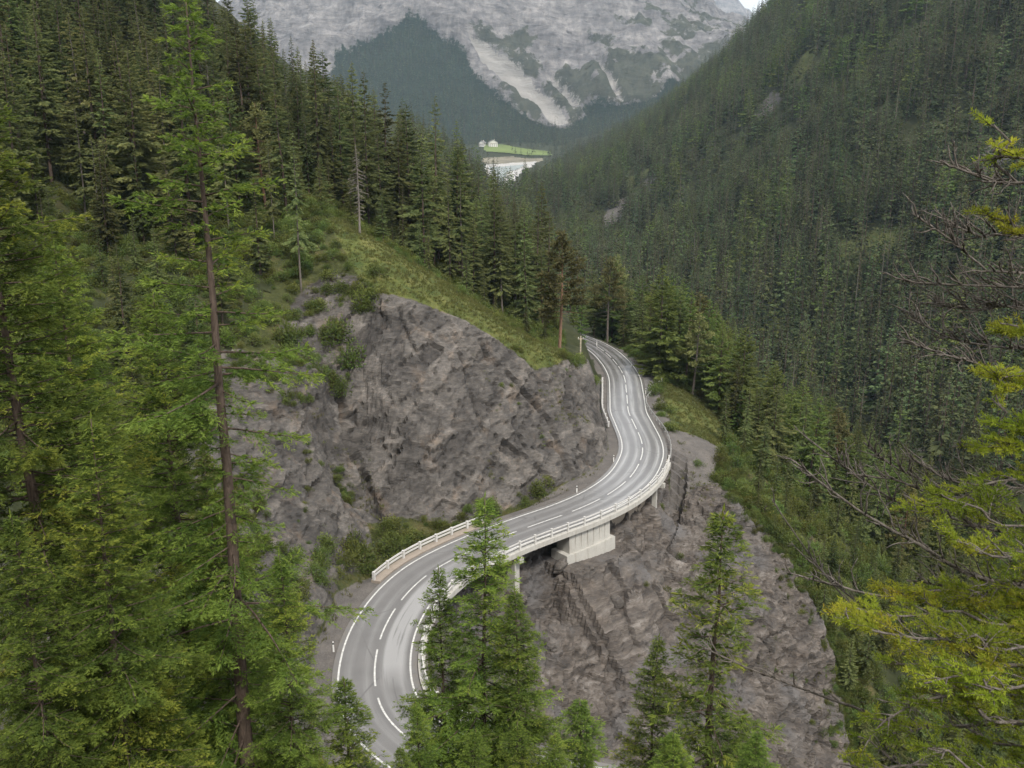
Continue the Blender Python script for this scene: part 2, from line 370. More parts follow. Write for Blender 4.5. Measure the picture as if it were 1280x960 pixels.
def road_coords(x, y):
    """signed offset to the right of the road line and distance along it, for arrays"""
    d = np.empty(len(x)); s = np.empty(len(x)); C = RC[::2]; 
    for a in range(0, len(x), 20000):
        dx = x[a:a + 20000, None] - C[None, :, 0]; dy = y[a:a + 20000, None] - C[None, :, 1]
        i = np.argmin(dx * dx + dy * dy, 1); k = np.arange(len(i))
        d[a:a + 20000] = dx[k, i] * RR[::2][i, 0] + dy[k, i] * RR[::2][i, 1]
        m = np.hypot(dx[k, i], dy[k, i]); d[a:a + 20000] = np.sign(d[a:a + 20000]) * m
        s[a:a + 20000] = RS[::2][i]
    return d, s
S_BR0, S_BR1 = near_s(-10.8, 80), near_s(19.6, 126)          # the bridge along the gorge side

# ------------------------------------------------------------------ terrain heights: linear radial basis through surveyed points
CP = []
def cp(*pts): CP.extend([np.array(p, float) for p in pts])
# toe of the road cut
toe = [G(u, v, 0.2) for u, v in ((470, 652), (500, 643), (540, 637), (580, 631), (620, 623), (660, 614), (695, 606), (725, 596), (748, 580), (760, 560), (759, 540), (755, 515), (751, 495), (748, 475))]
cp(*toe)
# upper edge of the cut
top = [P(478, 366, 116), P(495, 370, 116.5), P(520, 377, 117), P(550, 389, 117.5), P(580, 402, 118), P(610, 418, 118.5), P(640, 438, 119), P(665, 462, 119), P(690, 458, 123), P(715, 452, 127), P(735, 455, 132), P(748, 462, 141), P(748, 446, 156)]
cp(*top)
# bulge of the face
cp(P(480, 500, 107.5), P(540, 510, 108), P(600, 520, 109.5), P(660, 545, 112), P(715, 535, 117), P(745, 520, 127))
# left end of the cut, gully and buttress
cp(P(445, 560, 107), P(450, 480, 111), P(440, 640, 100), P(440, 420, 114), P(420, 600, 101), P(395, 455, 103), P(385, 520, 98), P(400, 590, 94), P(440, 650, 95), P(350, 470, 101), P(345, 560, 93), P(330, 640, 84), P(400, 660, 88.5))
cp(P(440, 692, 91), P(400, 720, 81), P(360, 760, 72), P(395, 790, 71), P(410, 760, 75), P(300, 640, 78), P(300, 540, 90), P(280, 460, 99), P(350, 400, 110), P(420, 360, 118))
cp(P(400, 900, 58.5), P(380, 860, 61), P(340, 830, 63), P(430, 960, 53.5), (-14, 52, 1.5), (-6, 46, 5), (8, 41, 4.0))
# grassy crest above the cut and the wooded hill on the left
cp(P(480, 340, 121), P(520, 350, 124), P(570, 372, 127), P(620, 398, 129), P(660, 425, 131), P(690, 440, 135), P(440, 290, 128), P(400, 262, 138), P(450, 292, 134), P(340, 300, 128), P(300, 235, 150))
cp(P(540, 350, 150), P(600, 385, 155), P(650, 410, 160), P(690, 425, 165), P(720, 436, 172), (13.2, 186, 6.0), (13.4, 176, 6.5), (12.8, 195, 5.8), (10, 203, 5.5), (14.2, 165, 6.5), P(480, 300, 160), P(400, 235, 170), P(300, 190, 185), P(200, 130, 195), P(100, 60, 205), P(0, 10, 210), P(-150, -80, 215))
cp(P(200, 300, 130), P(100, 250, 135), P(0, 200, 135), P(-150, 150, 130), P(100, 420, 92), P(0, 480, 78), P(200, 480, 92), P(-150, 500, 65), P(-300, 300, 100), P(200, 620, 72), P(100, 650, 62))
cp(P(560, 310, 240), P(460, 235, 250), P(360, 160, 255), P(250, 70, 260), P(120, -30, 265), P(640, 380, 235), P(700, 415, 225), P(600, 320, 320), P(500, 250, 340), P(420, 180, 350), P(650, 355, 330), P(330, 90, 330), P(200, -40, 330))
cp(P(560, 255, 500), P(480, 190, 520), P(610, 280, 500), P(400, 130, 500), P(300, 40, 480), P(150, -100, 470), P(600, 235, 900), P(540, 215, 900), P(480, 150, 880), P(400, 90, 850))
# slope under the camera
cp((0, 0, 41.3), (-8, 0, 41.5), (8, 0, 41), (0, -10, 46), (0, 8, 33.5), (-14, 10, 33), (14, 10, 31), (0, 18, 25), (-15, 20, 27), (15, 20, 22), (0, 30, 14), (-18, 32, 18), (-30, 25, 32), (-35, 45, 24), (16, 32, 6), (0, 40, 6.5), (-18, 46, 8), (-22, 58, 6), (30, 20, 18), (40, 40, -6), (50, 5, 34), (25, 41, -0.5), (20, 60, -14), (5, 60, -4), (10, 72, -16), (0, 66, -6), (-3, 74, -7))
# rock slope below the bridge and the spur
cp(P(650, 760, 88), P(700, 730, 95.5), P(640, 850, 80), P(720, 890, 82), P(760, 800, 90), P(790, 705, 103), P(840, 640, 114), P(850, 760, 98), P(900, 850, 91), P(820, 930, 80), P(900, 700, 107), P(880, 600, 122), P(950, 645, 116), P(1000, 702, 111), P(1040, 790, 103), P(1060, 880, 96), P(1065, 950, 91), P(960, 780, 100), P(960, 900, 89))
cp(P(1100, 700, 140), P(1000, 600, 152), P(930, 560, 146), P(1050, 640, 150), P(1100, 620, 185), P(1150, 800, 112), P(1200, 760, 130), (62, 80, -48), (80, 110, -52), (45, 68, -40), (30, 60, -28), (70, 40, -30), (100, 60, -45))
# flat gravel apron and grass knoll outside the far curve
cp(G(860, 556, -0.4), G(890, 560, -0.8), G(850, 540, -0.2), G(845, 580, -0.8), G(840, 500, 0.6), G(826, 474, -0.1), G(860, 505, -0.6), P(900, 530, 150), P(930, 540, 158))
cp(P(830, 462, 180), P(870, 490, 172), P(800, 448, 190), P(770, 440, 200), P(900, 505, 185), P(950, 545, 190), P(1000, 580, 205), P(850, 450, 215), P(800, 425, 240), P(760, 415, 260), P(900, 480, 240), P(960, 530, 250))
cp((95, 170, -50), (110, 210, -55), (115, 260, -58), (112, 320, -58), (105, 400, -56), (100, 500, -52), (92, 650, -46))
# far wall of the gorge: the big wooded slope on the right
cp(P(1280, 600, 190), P(1180, 590, 235), P(1080, 545, 290), P(1000, 500, 340), P(920, 450, 400), P(840, 390, 480), P(780, 340, 590), P(735, 300, 760), P(690, 255, 1050), P(655, 236, 1400))
cp(P(1280, 420, 300), P(1100, 400, 390), P(950, 345, 500), P(860, 290, 620), P(800, 245, 780), P(740, 215, 1150), P(700, 205, 1500))
cp(P(1280, 200, 420), P(1100, 205, 520), P(970, 195, 680), P(870, 170, 900), P(800, 172, 1300))
cp(P(1280, 10, 560), P(1120, 10, 690), P(1020, 15, 900), P(975, 20, 1080), P(935, 60, 1350), P(900, 92, 1550), P(850, 130, 1800), P(790, 160, 2000), P(725, 192, 2200))
cp(P(1300, -250, 760), P(1150, -200, 950), P(1050, -90, 1200), P(1000, -40, 1500), P(950, 70, 1800), P(900, 120, 2100), P(1600, 0, 500), P(1600, 300, 330), P(1600, 650, 190), P(1700, -300, 650))
# valley floor, river bar and the meadow bench
cp(P(645, 232, 1500), P(630, 222, 1650), P(660, 213, 1850), P(640, 205, 2000), P(600, 215, 1700), P(640, 200, 2120), P(610, 190, 2260), P(650, 189, 2280), P(690, 193, 2300), P(700, 205, 1900), P(560, 200, 1900), P(560, 180, 2350), P(640, 178, 2480), P(700, 182, 2480))
CP = np.array(CP)
_keep = np.ones(len(CP), bool)
CPX = CP[:, :2] * 0.01
def _solve():
    D = np.linalg.norm(CPX[:, None] - CPX[None], axis=-1); n = len(CPX)
    A = np.zeros((n + 3, n + 3)); A[:n, :n] = D - np.eye(n) * 0.004; A[:n, n] = 1; A[:n, n + 1:] = CPX; A[n, :n] = 1; A[n + 1:, :n] = CPX.T
    return np.linalg.solve(A, np.r_[CP[:, 2], 0, 0, 0])
WT = _solve()
def h_rbf(x, y):
    q = np.stack([x, y], -1) * 0.01; out = np.empty(len(x)); n = len(CPX)
    for a in range(0, len(x), 20000):
        b = q[a:a + 20000]
        D = np.sqrt(((b[:, None] - CPX[None]) ** 2).sum(-1)); out[a:a + 20000] = D @ WT[:n] + WT[n] + b @ WT[n + 1:]
    return out
def s_at_u(u, d, z):
    ss = np.linspace(S_BR0, S_BR1, 400); return ss[np.argmin(np.abs(proj(np.array([at_s(k, d, z) for k in ss]))[0] - u))]
S_WA, S_WB = s_at_u(712, 3.9, -2.5), s_at_u(762, 3.9, -2.5)
def sm(a, b, t): t = np.clip((t - a) / (b - a), 0, 1); return t * t * (3 - 2 * t)
def h_full(x, y):
    """terrain with the road bench cut in"""
    x = np.asarray(x, float); y = np.asarray(y, float); z = h_rbf(x, y)
    near = (y > 35) & (y < 235) & (x > -40) & (x < 60); d = np.full(len(x), 99.0); s = np.zeros(len(x))
    if near.any(): d[near], s[near] = road_coords(x[near], y[near])
    inb = sm(S_BR0 - 3, S_BR0 + 3, s) * (1 - sm(S_BR1 - 9, S_BR1 + 1, s))
    # left: bench then terrain ; right: shoulder, or the drop under the bridge
    wl = sm(4.6, 7.5, -d); wr = sm(4.2, 7.0, d); zb = -0.14 + ZR(s)
    zl = zb * (1 - wl) + z * wl
    zl = np.where(-d < 4.6, zb, zl)
    zr_road = np.where(d < 4.2, zb, zb * (1 - wr) + z * wr)
    drop = -0.5 - 1.05 * np.clip(d + 0.2, 0, 99) - 1.5 * sm(0.4, 1.0, d)
    zr_br = np.minimum(np.where(d < 6.5, drop, 0.5 * drop + .5 * z), np.maximum(z, drop))
    k = sm(5.5, 10, d); zr_br = zr_br * (1 - k) + z * k
    zr_br = np.where(d < 0.0, zb, zr_br)
    zr = zr_road * (1 - inb) + zr_br * inb
    out = np.where(d < 0, zl, zr)
    return np.where(np.abs(d) > 14, z, out), d, s

def in_poly(u, v, poly):
    r = np.zeros(len(u), bool); n = len(poly)
    for i in range(n):
        (x1, y1), (x2, y2) = poly[i], poly[(i + 1) % n]
        if y1 == y2: continue
        c = ((y1 > v) != (y2 > v)) & (u < (x2 - x1) * (v - y1) / (y2 - y1) + x1); r ^= c
    return r
def wpoly(*pts): return [tuple(p[:2]) for p in pts]
# plan outlines of the surface kinds
CLIFF_XY = wpoly(*toe, *top[::-1], P(440, 425, 114), P(405, 450, 106), P(350, 450, 103), P(280, 440, 102), P(255, 520, 93), P(290, 660, 76), P(380, 700, 80), P(430, 660, 94))
SHALE_XY = wpoly(at_s(S_BR0 - 1, 0), *[at_s(q, -0.1) for q in np.linspace(S_BR0 + 3, S_BR1, 8)], G(845, 578, -1), P(880, 595, 123), P(935, 640, 117), P(980, 700, 111.5), P(1022, 790, 103.5), P(1050, 880, 96), P(1062, 960, 90), (30, 66), (8, 66), (-4, 70))
GRASS_XY = wpoly(*top[:9], P(715, 448, 130), P(720, 436, 150), P(690, 425, 152), P(640, 405, 150), P(560, 362, 142), P(490, 315, 135), P(430, 265, 140), P(400, 262, 134), P(440, 330, 121))
GRASS2_XY = wpoly(G(822, 480, 0), G(838, 474, 0), P(880, 500, 165), P(915, 540, 150), P(905, 556, 140), G(895, 545, 0), G(840, 535, 0), G(828, 505, 0))
APRON_XY = wpoly(G(836, 538, 0), G(870, 540, -0.5), G(900, 552, -1), G(893, 580, -1), G(838, 592, -1))
LAYBY = [at_s(near_s(*G(790, 452)[:2]), 3.3), G(812, 464), G(825, 474.5), G(815, 488), G(806.5, 499), at_s(near_s(*G(803, 500)[:2]), 3.3), at_s(near_s(*G(800, 475)[:2]), 3.3)]
LAYBY_XY = wpoly(*[p + (p - np.mean(LAYBY, 0)) * .08 for p in LAYBY])
def masks(x, y, d, s, nz):
    rock = in_poly(x, y, CLIFF_XY).astype(float); shale = in_poly(x, y, SHALE_XY).astype(float)
    grass = (in_poly(x, y, GRASS_XY) | in_poly(x, y, GRASS2_XY)).astype(float)
    gravel = in_poly(x, y, APRON_XY).astype(float); shale = shale * (1 - gravel)
    gravel = np.maximum(gravel, ((np.abs(d) < 6.5) & (s > -20) & (s < 150) & (nz > .75)).astype(float))
    return rock, shale, grass, gravel
# ------------------------------------------------------------------ near terrain: fine core
def normals_grid(V, nr, nc):
    g = V.reshape(nr, nc, 3); a = np.gradient(g, axis=0); b = np.gradient(g, axis=1)
    n = np.cross(b, a); n /= np.linalg.norm(n, axis=-1, keepdims=True) + 1e-9
    return n.reshape(-1, 3)
def blur(a, nr, nc, k):
    g = a.reshape(nr, nc).copy()
    for _ in range(k):
        g[1:-1] = (g[:-2] + 2 * g[1:-1] + g[2:]) / 4; g[:, 1:-1] = (g[:, :-2] + 2 * g[:, 1:-1] + g[:, 2:]) / 4
    return g.ravel()
def split_terrain(V, F, att, classes, smooth, mat):
    """faces sorted into named pieces of ground; classes = list of (name, face mask)"""
    for name, fm in classes:
        f = F[fm]
        if not len(f): continue
        used, inv = np.unique(f.ravel(), return_inverse=True)
        me = mesh(name, V[used], inv.reshape(-1, F.shape[1]), smooth, mat, {k: a[used] for k, a in att.items()})
        obj(name, me, kind='structure')
CX0, CX1, CY0, CY1, CSTEP = -33.0, 48.0, 52.0, 152.0, 0.27
def core():
    xs = np.arange(CX0, CX1 + .01, CSTEP); ys = np.arange(CY0, CY1 + .01, CSTEP); nr, nc = len(ys), len(xs)
    X, Y = np.meshgrid(xs, ys); x, y = X.ravel(), Y.ravel()
    z, d, s = h_full(x, y)
    V = np.stack([x, y, z], -1); N = normals_grid(V, nr, nc)
    rock, shale, grass, gravel = masks(x, y, d, s, N[:, 2])
    rk = np.maximum(rock, shale); steep = (N[:, 2] < 0.80) & (grass < .5) & (gravel < .5)
    rk = np.maximum(rk, steep * 0.75 * (x < 24)); rk = rk * ~in_poly(x, y, APRON_XY); gravel = gravel * (1 - rk)
    rkb = blur(rk, nr, nc, 5); shb = blur(shale, nr, nc, 6); grb = blur(grass, nr, nc, 3); gvb = blur(gravel, nr, nc, 3)
    # relief, pushed along the face normals so that steep faces stay crisp
    p = V.astype(np.float32)
    Nb = np.stack([blur(N[:, k], nr, nc, 8) for k in range(3)], -1); Nb /= np.linalg.norm(Nb, axis=1)[:, None]
    big = fbm(p * 0.11, 3, 0.5, 3); mid = fbm(p * np.array([0.4, 0.4, 0.55]), 4, 0.6, 9, True); fine = fbm(p * 1.5, 3, 0.6, 21, True)
    # blocky bedding: steps along a tilted axis
    e = R(24); rx = np.array([[1, 0, 0], [0, math.cos(e), -math.sin(e)], [0, math.sin(e), math.cos(e)]], np.float32)
    lp = (p @ rx) * np.array([0.16, 0.16, 1.0], np.float32)
    ledge = fbm(lp * 1.1, 4, 0.6, 33, True)
    blk = np.abs(vnoise(p * 0.55, 61)) + np.abs(vnoise(p * 1.25, 62)) * .5
    e2 = R(-38); ry = np.array([[math.cos(e2), 0, math.sin(e2)], [0, 1, 0], [-math.sin(e2), 0, math.cos(e2)]], np.float32); pw = p + (fbm(p * .3, 2, .5, 70) * .9)[:, None].astype(np.float32)
    wv1, wb1 = worley((pw @ ry) * np.array([.22, .22, .42], np.float32), 200); wv2, wb2 = worley((pw @ ry) * np.array([.6, .6, 1.0], np.float32), 210)
    lw = (p + (fbm(p * .25, 2, .5, 73) * .7)[:, None].astype(np.float32)) @ rx
    wv3, wb3 = worley(lw * np.array([.28, .28, 1.0], np.float32), 220); wv4, wb4 = worley(lw * np.array([.75, .75, 1.9], np.float32), 230)
    crack = lambda wb, a: -a * sm(.12, 0, wb)
    dc = big * 1.3 + wv1 * .34 + crack(wb1, .3) + wv2 * .15 + crack(wb2, .12) + mid * .26 + fine * .14
    ds = big * 1.7 + wv3 * .38 + crack(wb3, .28) + wv4 * .18 + crack(wb4, .12) + ledge * .95 + mid * .22 + fine * .14
    disp = rkb * (dc * (1 - shb) + ds * shb)
    soft = (1 - rkb) * (fbm(p * 0.5, 4, 0.55, 51) * 0.22)
    road_guard = sm(4.4, 7.0, np.where(d < 0, -d, np.where((s > S_BR0) & (s < S_BR1), 99, d)))
    disp = np.where(np.abs(d) < 12, (disp + soft) * road_guard, disp + soft)
    rim = np.minimum(np.minimum(x - CX0, CX1 - x), np.minimum(y - CY0, CY1 - y)); disp = disp * sm(0.5, 5.0, rim)
    # long fractures across the face
    pu, pv = proj(V); groove = np.zeros(len(x))
    for pl, wd, dp in (([(600, 430), (612, 449), (640, 470), (660, 491), (690, 524), (704, 565), (712, 590)], 4.5, 1.0), ([(622, 545), (655, 572), (688, 600)], 3.5, .8), ([(428, 500), (436, 540), (450, 578), (474, 640)], 7, 1.5), ([(500, 390), (520, 440), (545, 470)], 3, .6), ([(560, 400), (585, 470), (600, 520)], 3, .5), ([(480, 560), (540, 575), (600, 610)], 3, .6), ([(715, 460), (712, 500), (725, 545)], 3.5, .8)):
        best = np.full(len(x), 99.0); wob = mid * 5
        for (ax, ay), (bx, by) in zip(pl[:-1], pl[1:]):
            t = np.clip(((pu - ax) * (bx - ax) + (pv - ay) * (by - ay)) / ((bx - ax) ** 2 + (by - ay) ** 2), 0, 1)
            best = np.minimum(best, np.hypot(pu + wob - ax - t * (bx - ax), pv - ay - t * (by - ay)))
        groove = np.maximum(groove, dp * sm(wd, 0, best))
    disp = disp - groove * rkb * (d < 0)
    # keep rock from swallowing the carriageway
    V = V + Nb * disp[:, None]
    dd, ss = d, s
    lim = (np.abs(dd) < 5.2)
    lim |= in_poly(x, y, LAYBY_XY)
    V[lim, 2] = np.minimum(V[lim, 2], -0.08 + ZR(ss[lim]))
    pl_ = (ss > S_WA - 1.8) & (ss < S_WB + 1.6) & (dd > 0.2) & (dd < 6.0); V[pl_, 0] = x[pl_]; V[pl_, 1] = y[pl_]; tz_ = np.interp(ss, [S_WA, S_WB], [-4.0, -4.6]); V[pl_, 2] = np.where(dd[pl_] > 1.5, tz_[pl_], np.minimum(V[pl_, 2], tz_[pl_])) - .12 * mid[pl_] * (dd[pl_] > 4.6)
    of_ = (ss > S_WA - 4.5) & (ss < S_WB + 4.0) & (dd > 1.0) & (dd < 16) & ~pl_; side_ = np.maximum(np.maximum(S_WA - 1.8 - ss, ss - S_WB - 1.6), 0); V[of_, 2] = np.maximum(V[of_, 2], (tz_ - 1.05 * np.clip(dd - 6.0, 0, 99) - 1.3 * side_ + .5 * (wv3 + mid * .5))[of_])
    F = grid_faces(nr, nc)
    cx, cy = V[F, 0].mean(1), V[F, 1].mean(1)
    rf = rkb[F].mean(1); sf = shb[F].mean(1); df = d[F].mean(1)
    is_sh = (rf > .5) & ((sf > .5) | ((df > 0)))
    is_cl = (rf > .5) & ~is_sh
    gf = grb[F].mean(1) > .5; vf = gvb[F].mean(1) > .5
    tone = np.where(shb > .5, wv3 * .5 + wv4 * .35, wv1 * .6 + wv2 * .35)
    split_terrain(V, F, {'rock': rkb, 'shale': shb, 'grass': grb, 'gravel': gvb, 'tone': tone},
                  [('rock_cliff', is_cl), ('rock_slope', is_sh), ('grass_bank', gf & ~is_cl & ~is_sh), ('gravel_verge', vf & ~gf & ~is_cl & ~is_sh), ('hillside_ground', ~(gf | vf | is_cl | is_sh))], False, M_GROUND)
    return V, nr, nc, xs, ys, N, rkb
CORE = core()
def h_core(x, y):
    """height of the finished core surface (nearest cell); falls back to the smooth terrain"""
    x = np.asarray(x, float); y = np.asarray(y, float); z = h_full(x, y)[0]
    V, nr, nc, xs, ys, N, _ = CORE
    i = np.round((y - CY0) / CSTEP).astype(int); j = np.round((x - CX0) / CSTEP).astype(int)
    ok = (i >= 0) & (i < nr) & (j >= 0) & (j < nc)
    g = V.reshape(nr, nc, 3)
    z = z.copy(); z[ok] = g[i[ok], j[ok], 2]
    return z

# wider terrain: rows get longer with distance
def wide():
    ys = [-30.0]
    while ys[-1] < 2560: ys.append(ys[-1] + max(1.3, min(ys[-1] * 0.0115, 14)))
    ys = np.array(ys); a = np.linspace(-1.0, 1.0, 300); sg = np.sign(a) * np.abs(a) ** 1.25
    X = sg[None, :] * (60 + 0.92 * np.maximum(ys, 0))[:, None]; Y = np.repeat(ys[:, None], len(a), 1); nr, nc = X.shape
    x, y = X.ravel(), Y.ravel(); z, d, s = h_full(x, y)
    V = np.stack([x, y, z], -1); N = normals_grid(V, nr, nc)
    rock, shale, grass, gravel = masks(x, y, d, s, N[:, 2])
    p = V.astype(np.float32); far = sm(200, 600, y)
    V[:, 2] += np.where(np.abs(d) < 9, 0, (fbm(p * 0.12, 4, .5, 5) * 0.5 * (1 - far) + far * (fbm(p * 0.012, 5, .55, 8, True) * 9 * sm(0, 60, z + 30) * (1 - sm(1350, 1500, y) * (x < 260)))))
    u, v = proj(V)
    rock = np.maximum(rock, 0.9 * ((N[:, 2] < 0.72) & (y < 160) & (x < 20)))
    rn = fbm(p * 0.02, 4, .55, 77)
    for (uu, vv, yy, r) in ((815, 228, 800, 13), (735, 262, 880, 8), (1255, 215, 430, 12), (950, 155, 760, 16), (905, 95, 1540, 60), (1165, 560, 262, 8), (850, 190, 980, 24)):
        q = P(uu, vv, yy); rock = np.maximum(rock, sm(1.0, .4, np.hypot(x - q[0], (y - q[1]) * .6) / r + rn * 1.3))
    for (uu, vv, yy, r) in ((1080, 325, 440, 16), (1180, 300, 390, 8), (1000, 130, 760, 10), (800, 232, 840, 14)):
        q = P(uu, vv, yy); grass = np.maximum(grass, sm(1.0, .5, np.hypot(x - q[0], (y - q[1]) * .6) / r + rn * 1.5))
    for (uu, vv, yy, r) in ((775, 265, 780, 15), (762, 285, 720, 10), (820, 285, 620, 14)):
        q = P(uu, vv, yy); gravel = np.maximum(gravel, sm(1.0, .6, np.hypot(x - q[0], (y - q[1]) * .5) / r + rn * 1.3))
    F = grid_faces(nr, nc); fx = x[F]; fy = y[F]
    inner = ((fx > CX0 + .6) & (fx < CX1 - .6) & (fy > CY0 + .6) & (fy < CY1 - .6)).all(1)
    edge = (x > CX0 - 3) & (x < CX1 + 3) & (y > CY0 - 3) & (y < CY1 + 3)
    V[edge, 2] -= 0.1
    F = F[~inner]
    fy = y[F].mean(1); fx = x[F].mean(1); fz = z[F].mean(1); uu = u[F].mean(1)
    valley = (fy > 1380) & (fx < 0.12 * fy) & (fx > -0.10 * fy)
    right = (fx > 100 + 0 * fy) & ~valley & (fy > 120) | ((fy > 700) & (fx > 92) & ~valley)
    split_terrain(V, F, {'rock': rock, 'shale': shale, 'grass': grass, 'gravel': gravel},
                  [('wooded_mountainside', right), ('valley_floor', valley), ('terrain', ~right & ~valley)], True, M_TERR)
wide()
# ------------------------------------------------------------------ road, markings
def strip(name, s0, s1, d0, d1, z, mat, parent, step=0.6, nd=2, **props):
    ss = np.linspace(s0, s1, max(2, int((s1 - s0) / step) + 1)); dd = np.linspace(d0, d1, nd)
    V = []; UV = []
    for s in ss:
        a, b = at_s(s), at_s(s, 1.0) - at_s(s)
        for d in dd: V.append(a + b * d + np.array([0, 0, z + float(ZR(s))])); UV.append((d, s))
    V = np.array(V); o = obj(name, mesh(name, V, grid_faces(len(ss), nd)[:, ::-1], False, mat, uv=np.array(UV)), parent, **props)
    return o
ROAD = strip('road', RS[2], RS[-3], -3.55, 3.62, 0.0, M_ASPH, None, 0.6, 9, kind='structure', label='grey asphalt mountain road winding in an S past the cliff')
strip('edge_line', RS[2], RS[-3], -3.11, -2.95, 0.006, M_PAINT, ROAD)
strip('edge_line', RS[2], RS[-3], 2.95, 3.11, 0.006, M_PAINT, ROAD)
s_ = -9.0
s_first = near_s(*G(497, 751)[:2]); s_ = s_first - 7.3 * 5
while s_ < 150:
    strip('centre_dash', s_, s_ + 5.6, -0.075, 0.075, 0.006, M_PAINT, ROAD); s_ += 7.3
lb = MB(); c0 = np.mean(LAYBY, 0)
n0 = len(LAYBY)
me = bpy.data.meshes.new('lay_by'); me.from_pydata([tuple(p + np.array([0, 0, -0.012])) for p in LAYBY], [], [tuple(range(n0 - 1, -1, -1))])
me.materials.append(simple('old_asphalt', (0.16, 0.155, 0.15), 0.8, 0.25, 2)); obj('lay_by', me, kind='structure')

# ------------------------------------------------------------------ bridge along the gorge side
S_P0, S_P1 = near_s(-3, 54.5), near_s(18.4, 119.5)
def line(s0, s1, d, step=0.8, z=0.0):
    ss = np.linspace(s0, s1, max(2, int((s1 - s0) / step) + 1)); return [at_s(s, d, z) for s in ss], [at_s(s, 1.0) - at_s(s) for s in ss]
BR = obj('road_bridge', None, loc=at_s(S_BR0, 3, -8), label='pale concrete hillside bridge carrying the curve above the rock slope', category='bridge')
BRI = np.array(BR.location)
class MBo(MB):
    def build(self, name, mat, parent=None, smooth=False, **props):
        off = np.array(parent.location) if parent and parent.parent is None else np.zeros(3)
        self.v = [tuple(np.array(p) - off) for p in self.v]
        return obj(name, self.data(name, mat, smooth), parent, **props)
pts, rts = line(S_BR0 - 2, S_P1 + 1.5, 0)
MBo().sweep(pts, rts, [(-0.6, -0.02), (3.74, -0.02), (3.74, -0.42), (1.6, -0.8), (-0.6, -0.8)]).build('deck_slab', M_CONC2, BR)
pts, rts = line(S_P0, S_P1, 0)
MBo().sweep(pts, rts, [(3.7, 0.1), (4.32, 0.1), (4.32, -0.48), (4.22, -0.54), (3.7, -0.48)]).build('edge_beam', M_CONC, BR)
npost = int((S_P1 - S_P0) / 2.55)
for i in range(npost + 1):
    s = S_P0 + 0.15 + (S_P1 - S_P0 - 0.3) * i / npost; t = dir_s(s)
    b = MBo().box(at_s(s, 4.05, 0.62), (0.22, 0.2, 1.06), t).box(at_s(s, 4.05, 1.17), (0.26, 0.24, 0.05), t)
    b.build('parapet_post', M_RAIL, BR)
for h in (0.56, 1.02):
    MBo().sweep(pts, rts, [(4.02, h - .06), (4.12, h - .06), (4.12, h + .06), (4.02, h + .06)]).build('parapet_rail', M_RAIL, BR)
# wall pier with board marks and plinth
sA, sB = S_WA, S_WB
pts, rts = line(sA, sB, 0, 0.7)
wall = MBo().sweep(pts, rts, [(1.7, -0.5), (3.85, -0.5), (3.93, -3.1), (1.7, -3.1)]).build('wall_pier', M_CONC, BR)
n = 7
for i in range(1, n):
    s = sA + (sB - sA) * i / n
    q = MB(); t = dir_s(s); q.v = []; c = at_s(s, 3.9, -1.75); q.box(c, (0.035, 0.08, 2.4), t); q.v = [tuple(np.array(p) - BRI) for p in q.v]
    obj('board_joint', q.data('board_joint', M_CONC), wall)
pts, rts = line(sA - 0.7, sB + 0.6, 0, 0.7)
MBo().sweep(pts, rts, [(1.5, -2.95), (4.25, -2.95), (4.4, -6.5), (1.5, -6.5)]).build('plinth', M_CONC, BR)
for (u, v, Y, wid, hb) in ((633, 735, 91.5, 0.75, -11.0), (797, 645, 112.5, 0.5, -6.5)):
    q = P(u, v, Y); s = near_s(q[0] - 2.2, q[1] + 2.2); t = dir_s(s)
    MBo().box(at_s(s, 3.2, (hb - 1.0) / 2), (wid, 1.3 if wid > .6 else .6, -1.0 - hb), t).build('column_pier', M_CONC, BR)
    MBo().box(at_s(s, 2.4, -0.95), (0.7 if wid > .6 else .55, 4.3, 0.62), t).build('pier_cap', M_CONC, BR)
pts, rts = line(sB + .2, S_BR1 + 1, 0, .8)
MBo().sweep(pts, rts, [(1.0, -.75), (1.9, -.75), (2.3, -8), (1.0, -8)]).build('retaining_wall', M_CONC2, BR)
for s in np.linspace(S_BR0 + 2, S_P1 - 3, 9):
    t = dir_s(s); MBo().box(at_s(s, 2.2, -0.78), (0.4, 3.0, 0.4), t).build('cantilever_rib', M_CONC2, BR)

# ------------------------------------------------------------------ railings and guard rail
def railing(name, s0, s1, d, label, step=2.45, kerb=True, post_h=1.0):
    r = obj(name, None, loc=at_s(s0, d, 0), label=label, category='railing', group='white concrete road railings')
    pts, rts = line(s0, s1, d); ps = at_s(s0, d, 0)
    if kerb: MBo().sweep(pts, rts, [(-.28, -.5), (0.75, -.5), (0.75, .14), (-.28, .14)]).build('kerb', M_KERB, r)
    n = max(1, round((s1 - s0) / step))
    for i in range(n + 1):
        s = s0 + 0.12 + (s1 - s0 - .24) * i / n; t = dir_s(s)
        MBo().box(at_s(s, d, post_h / 2 + .05), (0.26, 0.24, post_h - .1), t).box(at_s(s, d, post_h + .02), (0.3, 0.28, 0.05), t).build('post', M_RAIL, r)
    for h in (0.48, 0.86):
        MBo().sweep(pts, rts, [(-.16, h - .09), (-.04, h - .09), (-.04, h + .09), (-.16, h + .09)]).build('rail', M_RAIL, r)
    return r
railing('roadside_railing', near_s(*G(468, 728)[:2]), near_s(*G(612, 655)[:2]), -4.35, 'white post and rail railing on a brown kerb left of the near curve')
railing('roadside_railing', near_s(*G(770, 534)[:2]), near_s(*G(764, 478)[:2]), -4.35, 'low white railing at the foot of the cliff beside the far bend', 2.4, False, 0.95)
gp = [G(u, v, 0.0) for u, v in ((827, 477), (816, 490), (807.5, 502), (812, 514), (819, 524), (830, 538), (836.5, 552), (838.5, 562), (837.5, 576))]
gl, gs = catmull(gp, 1.0)
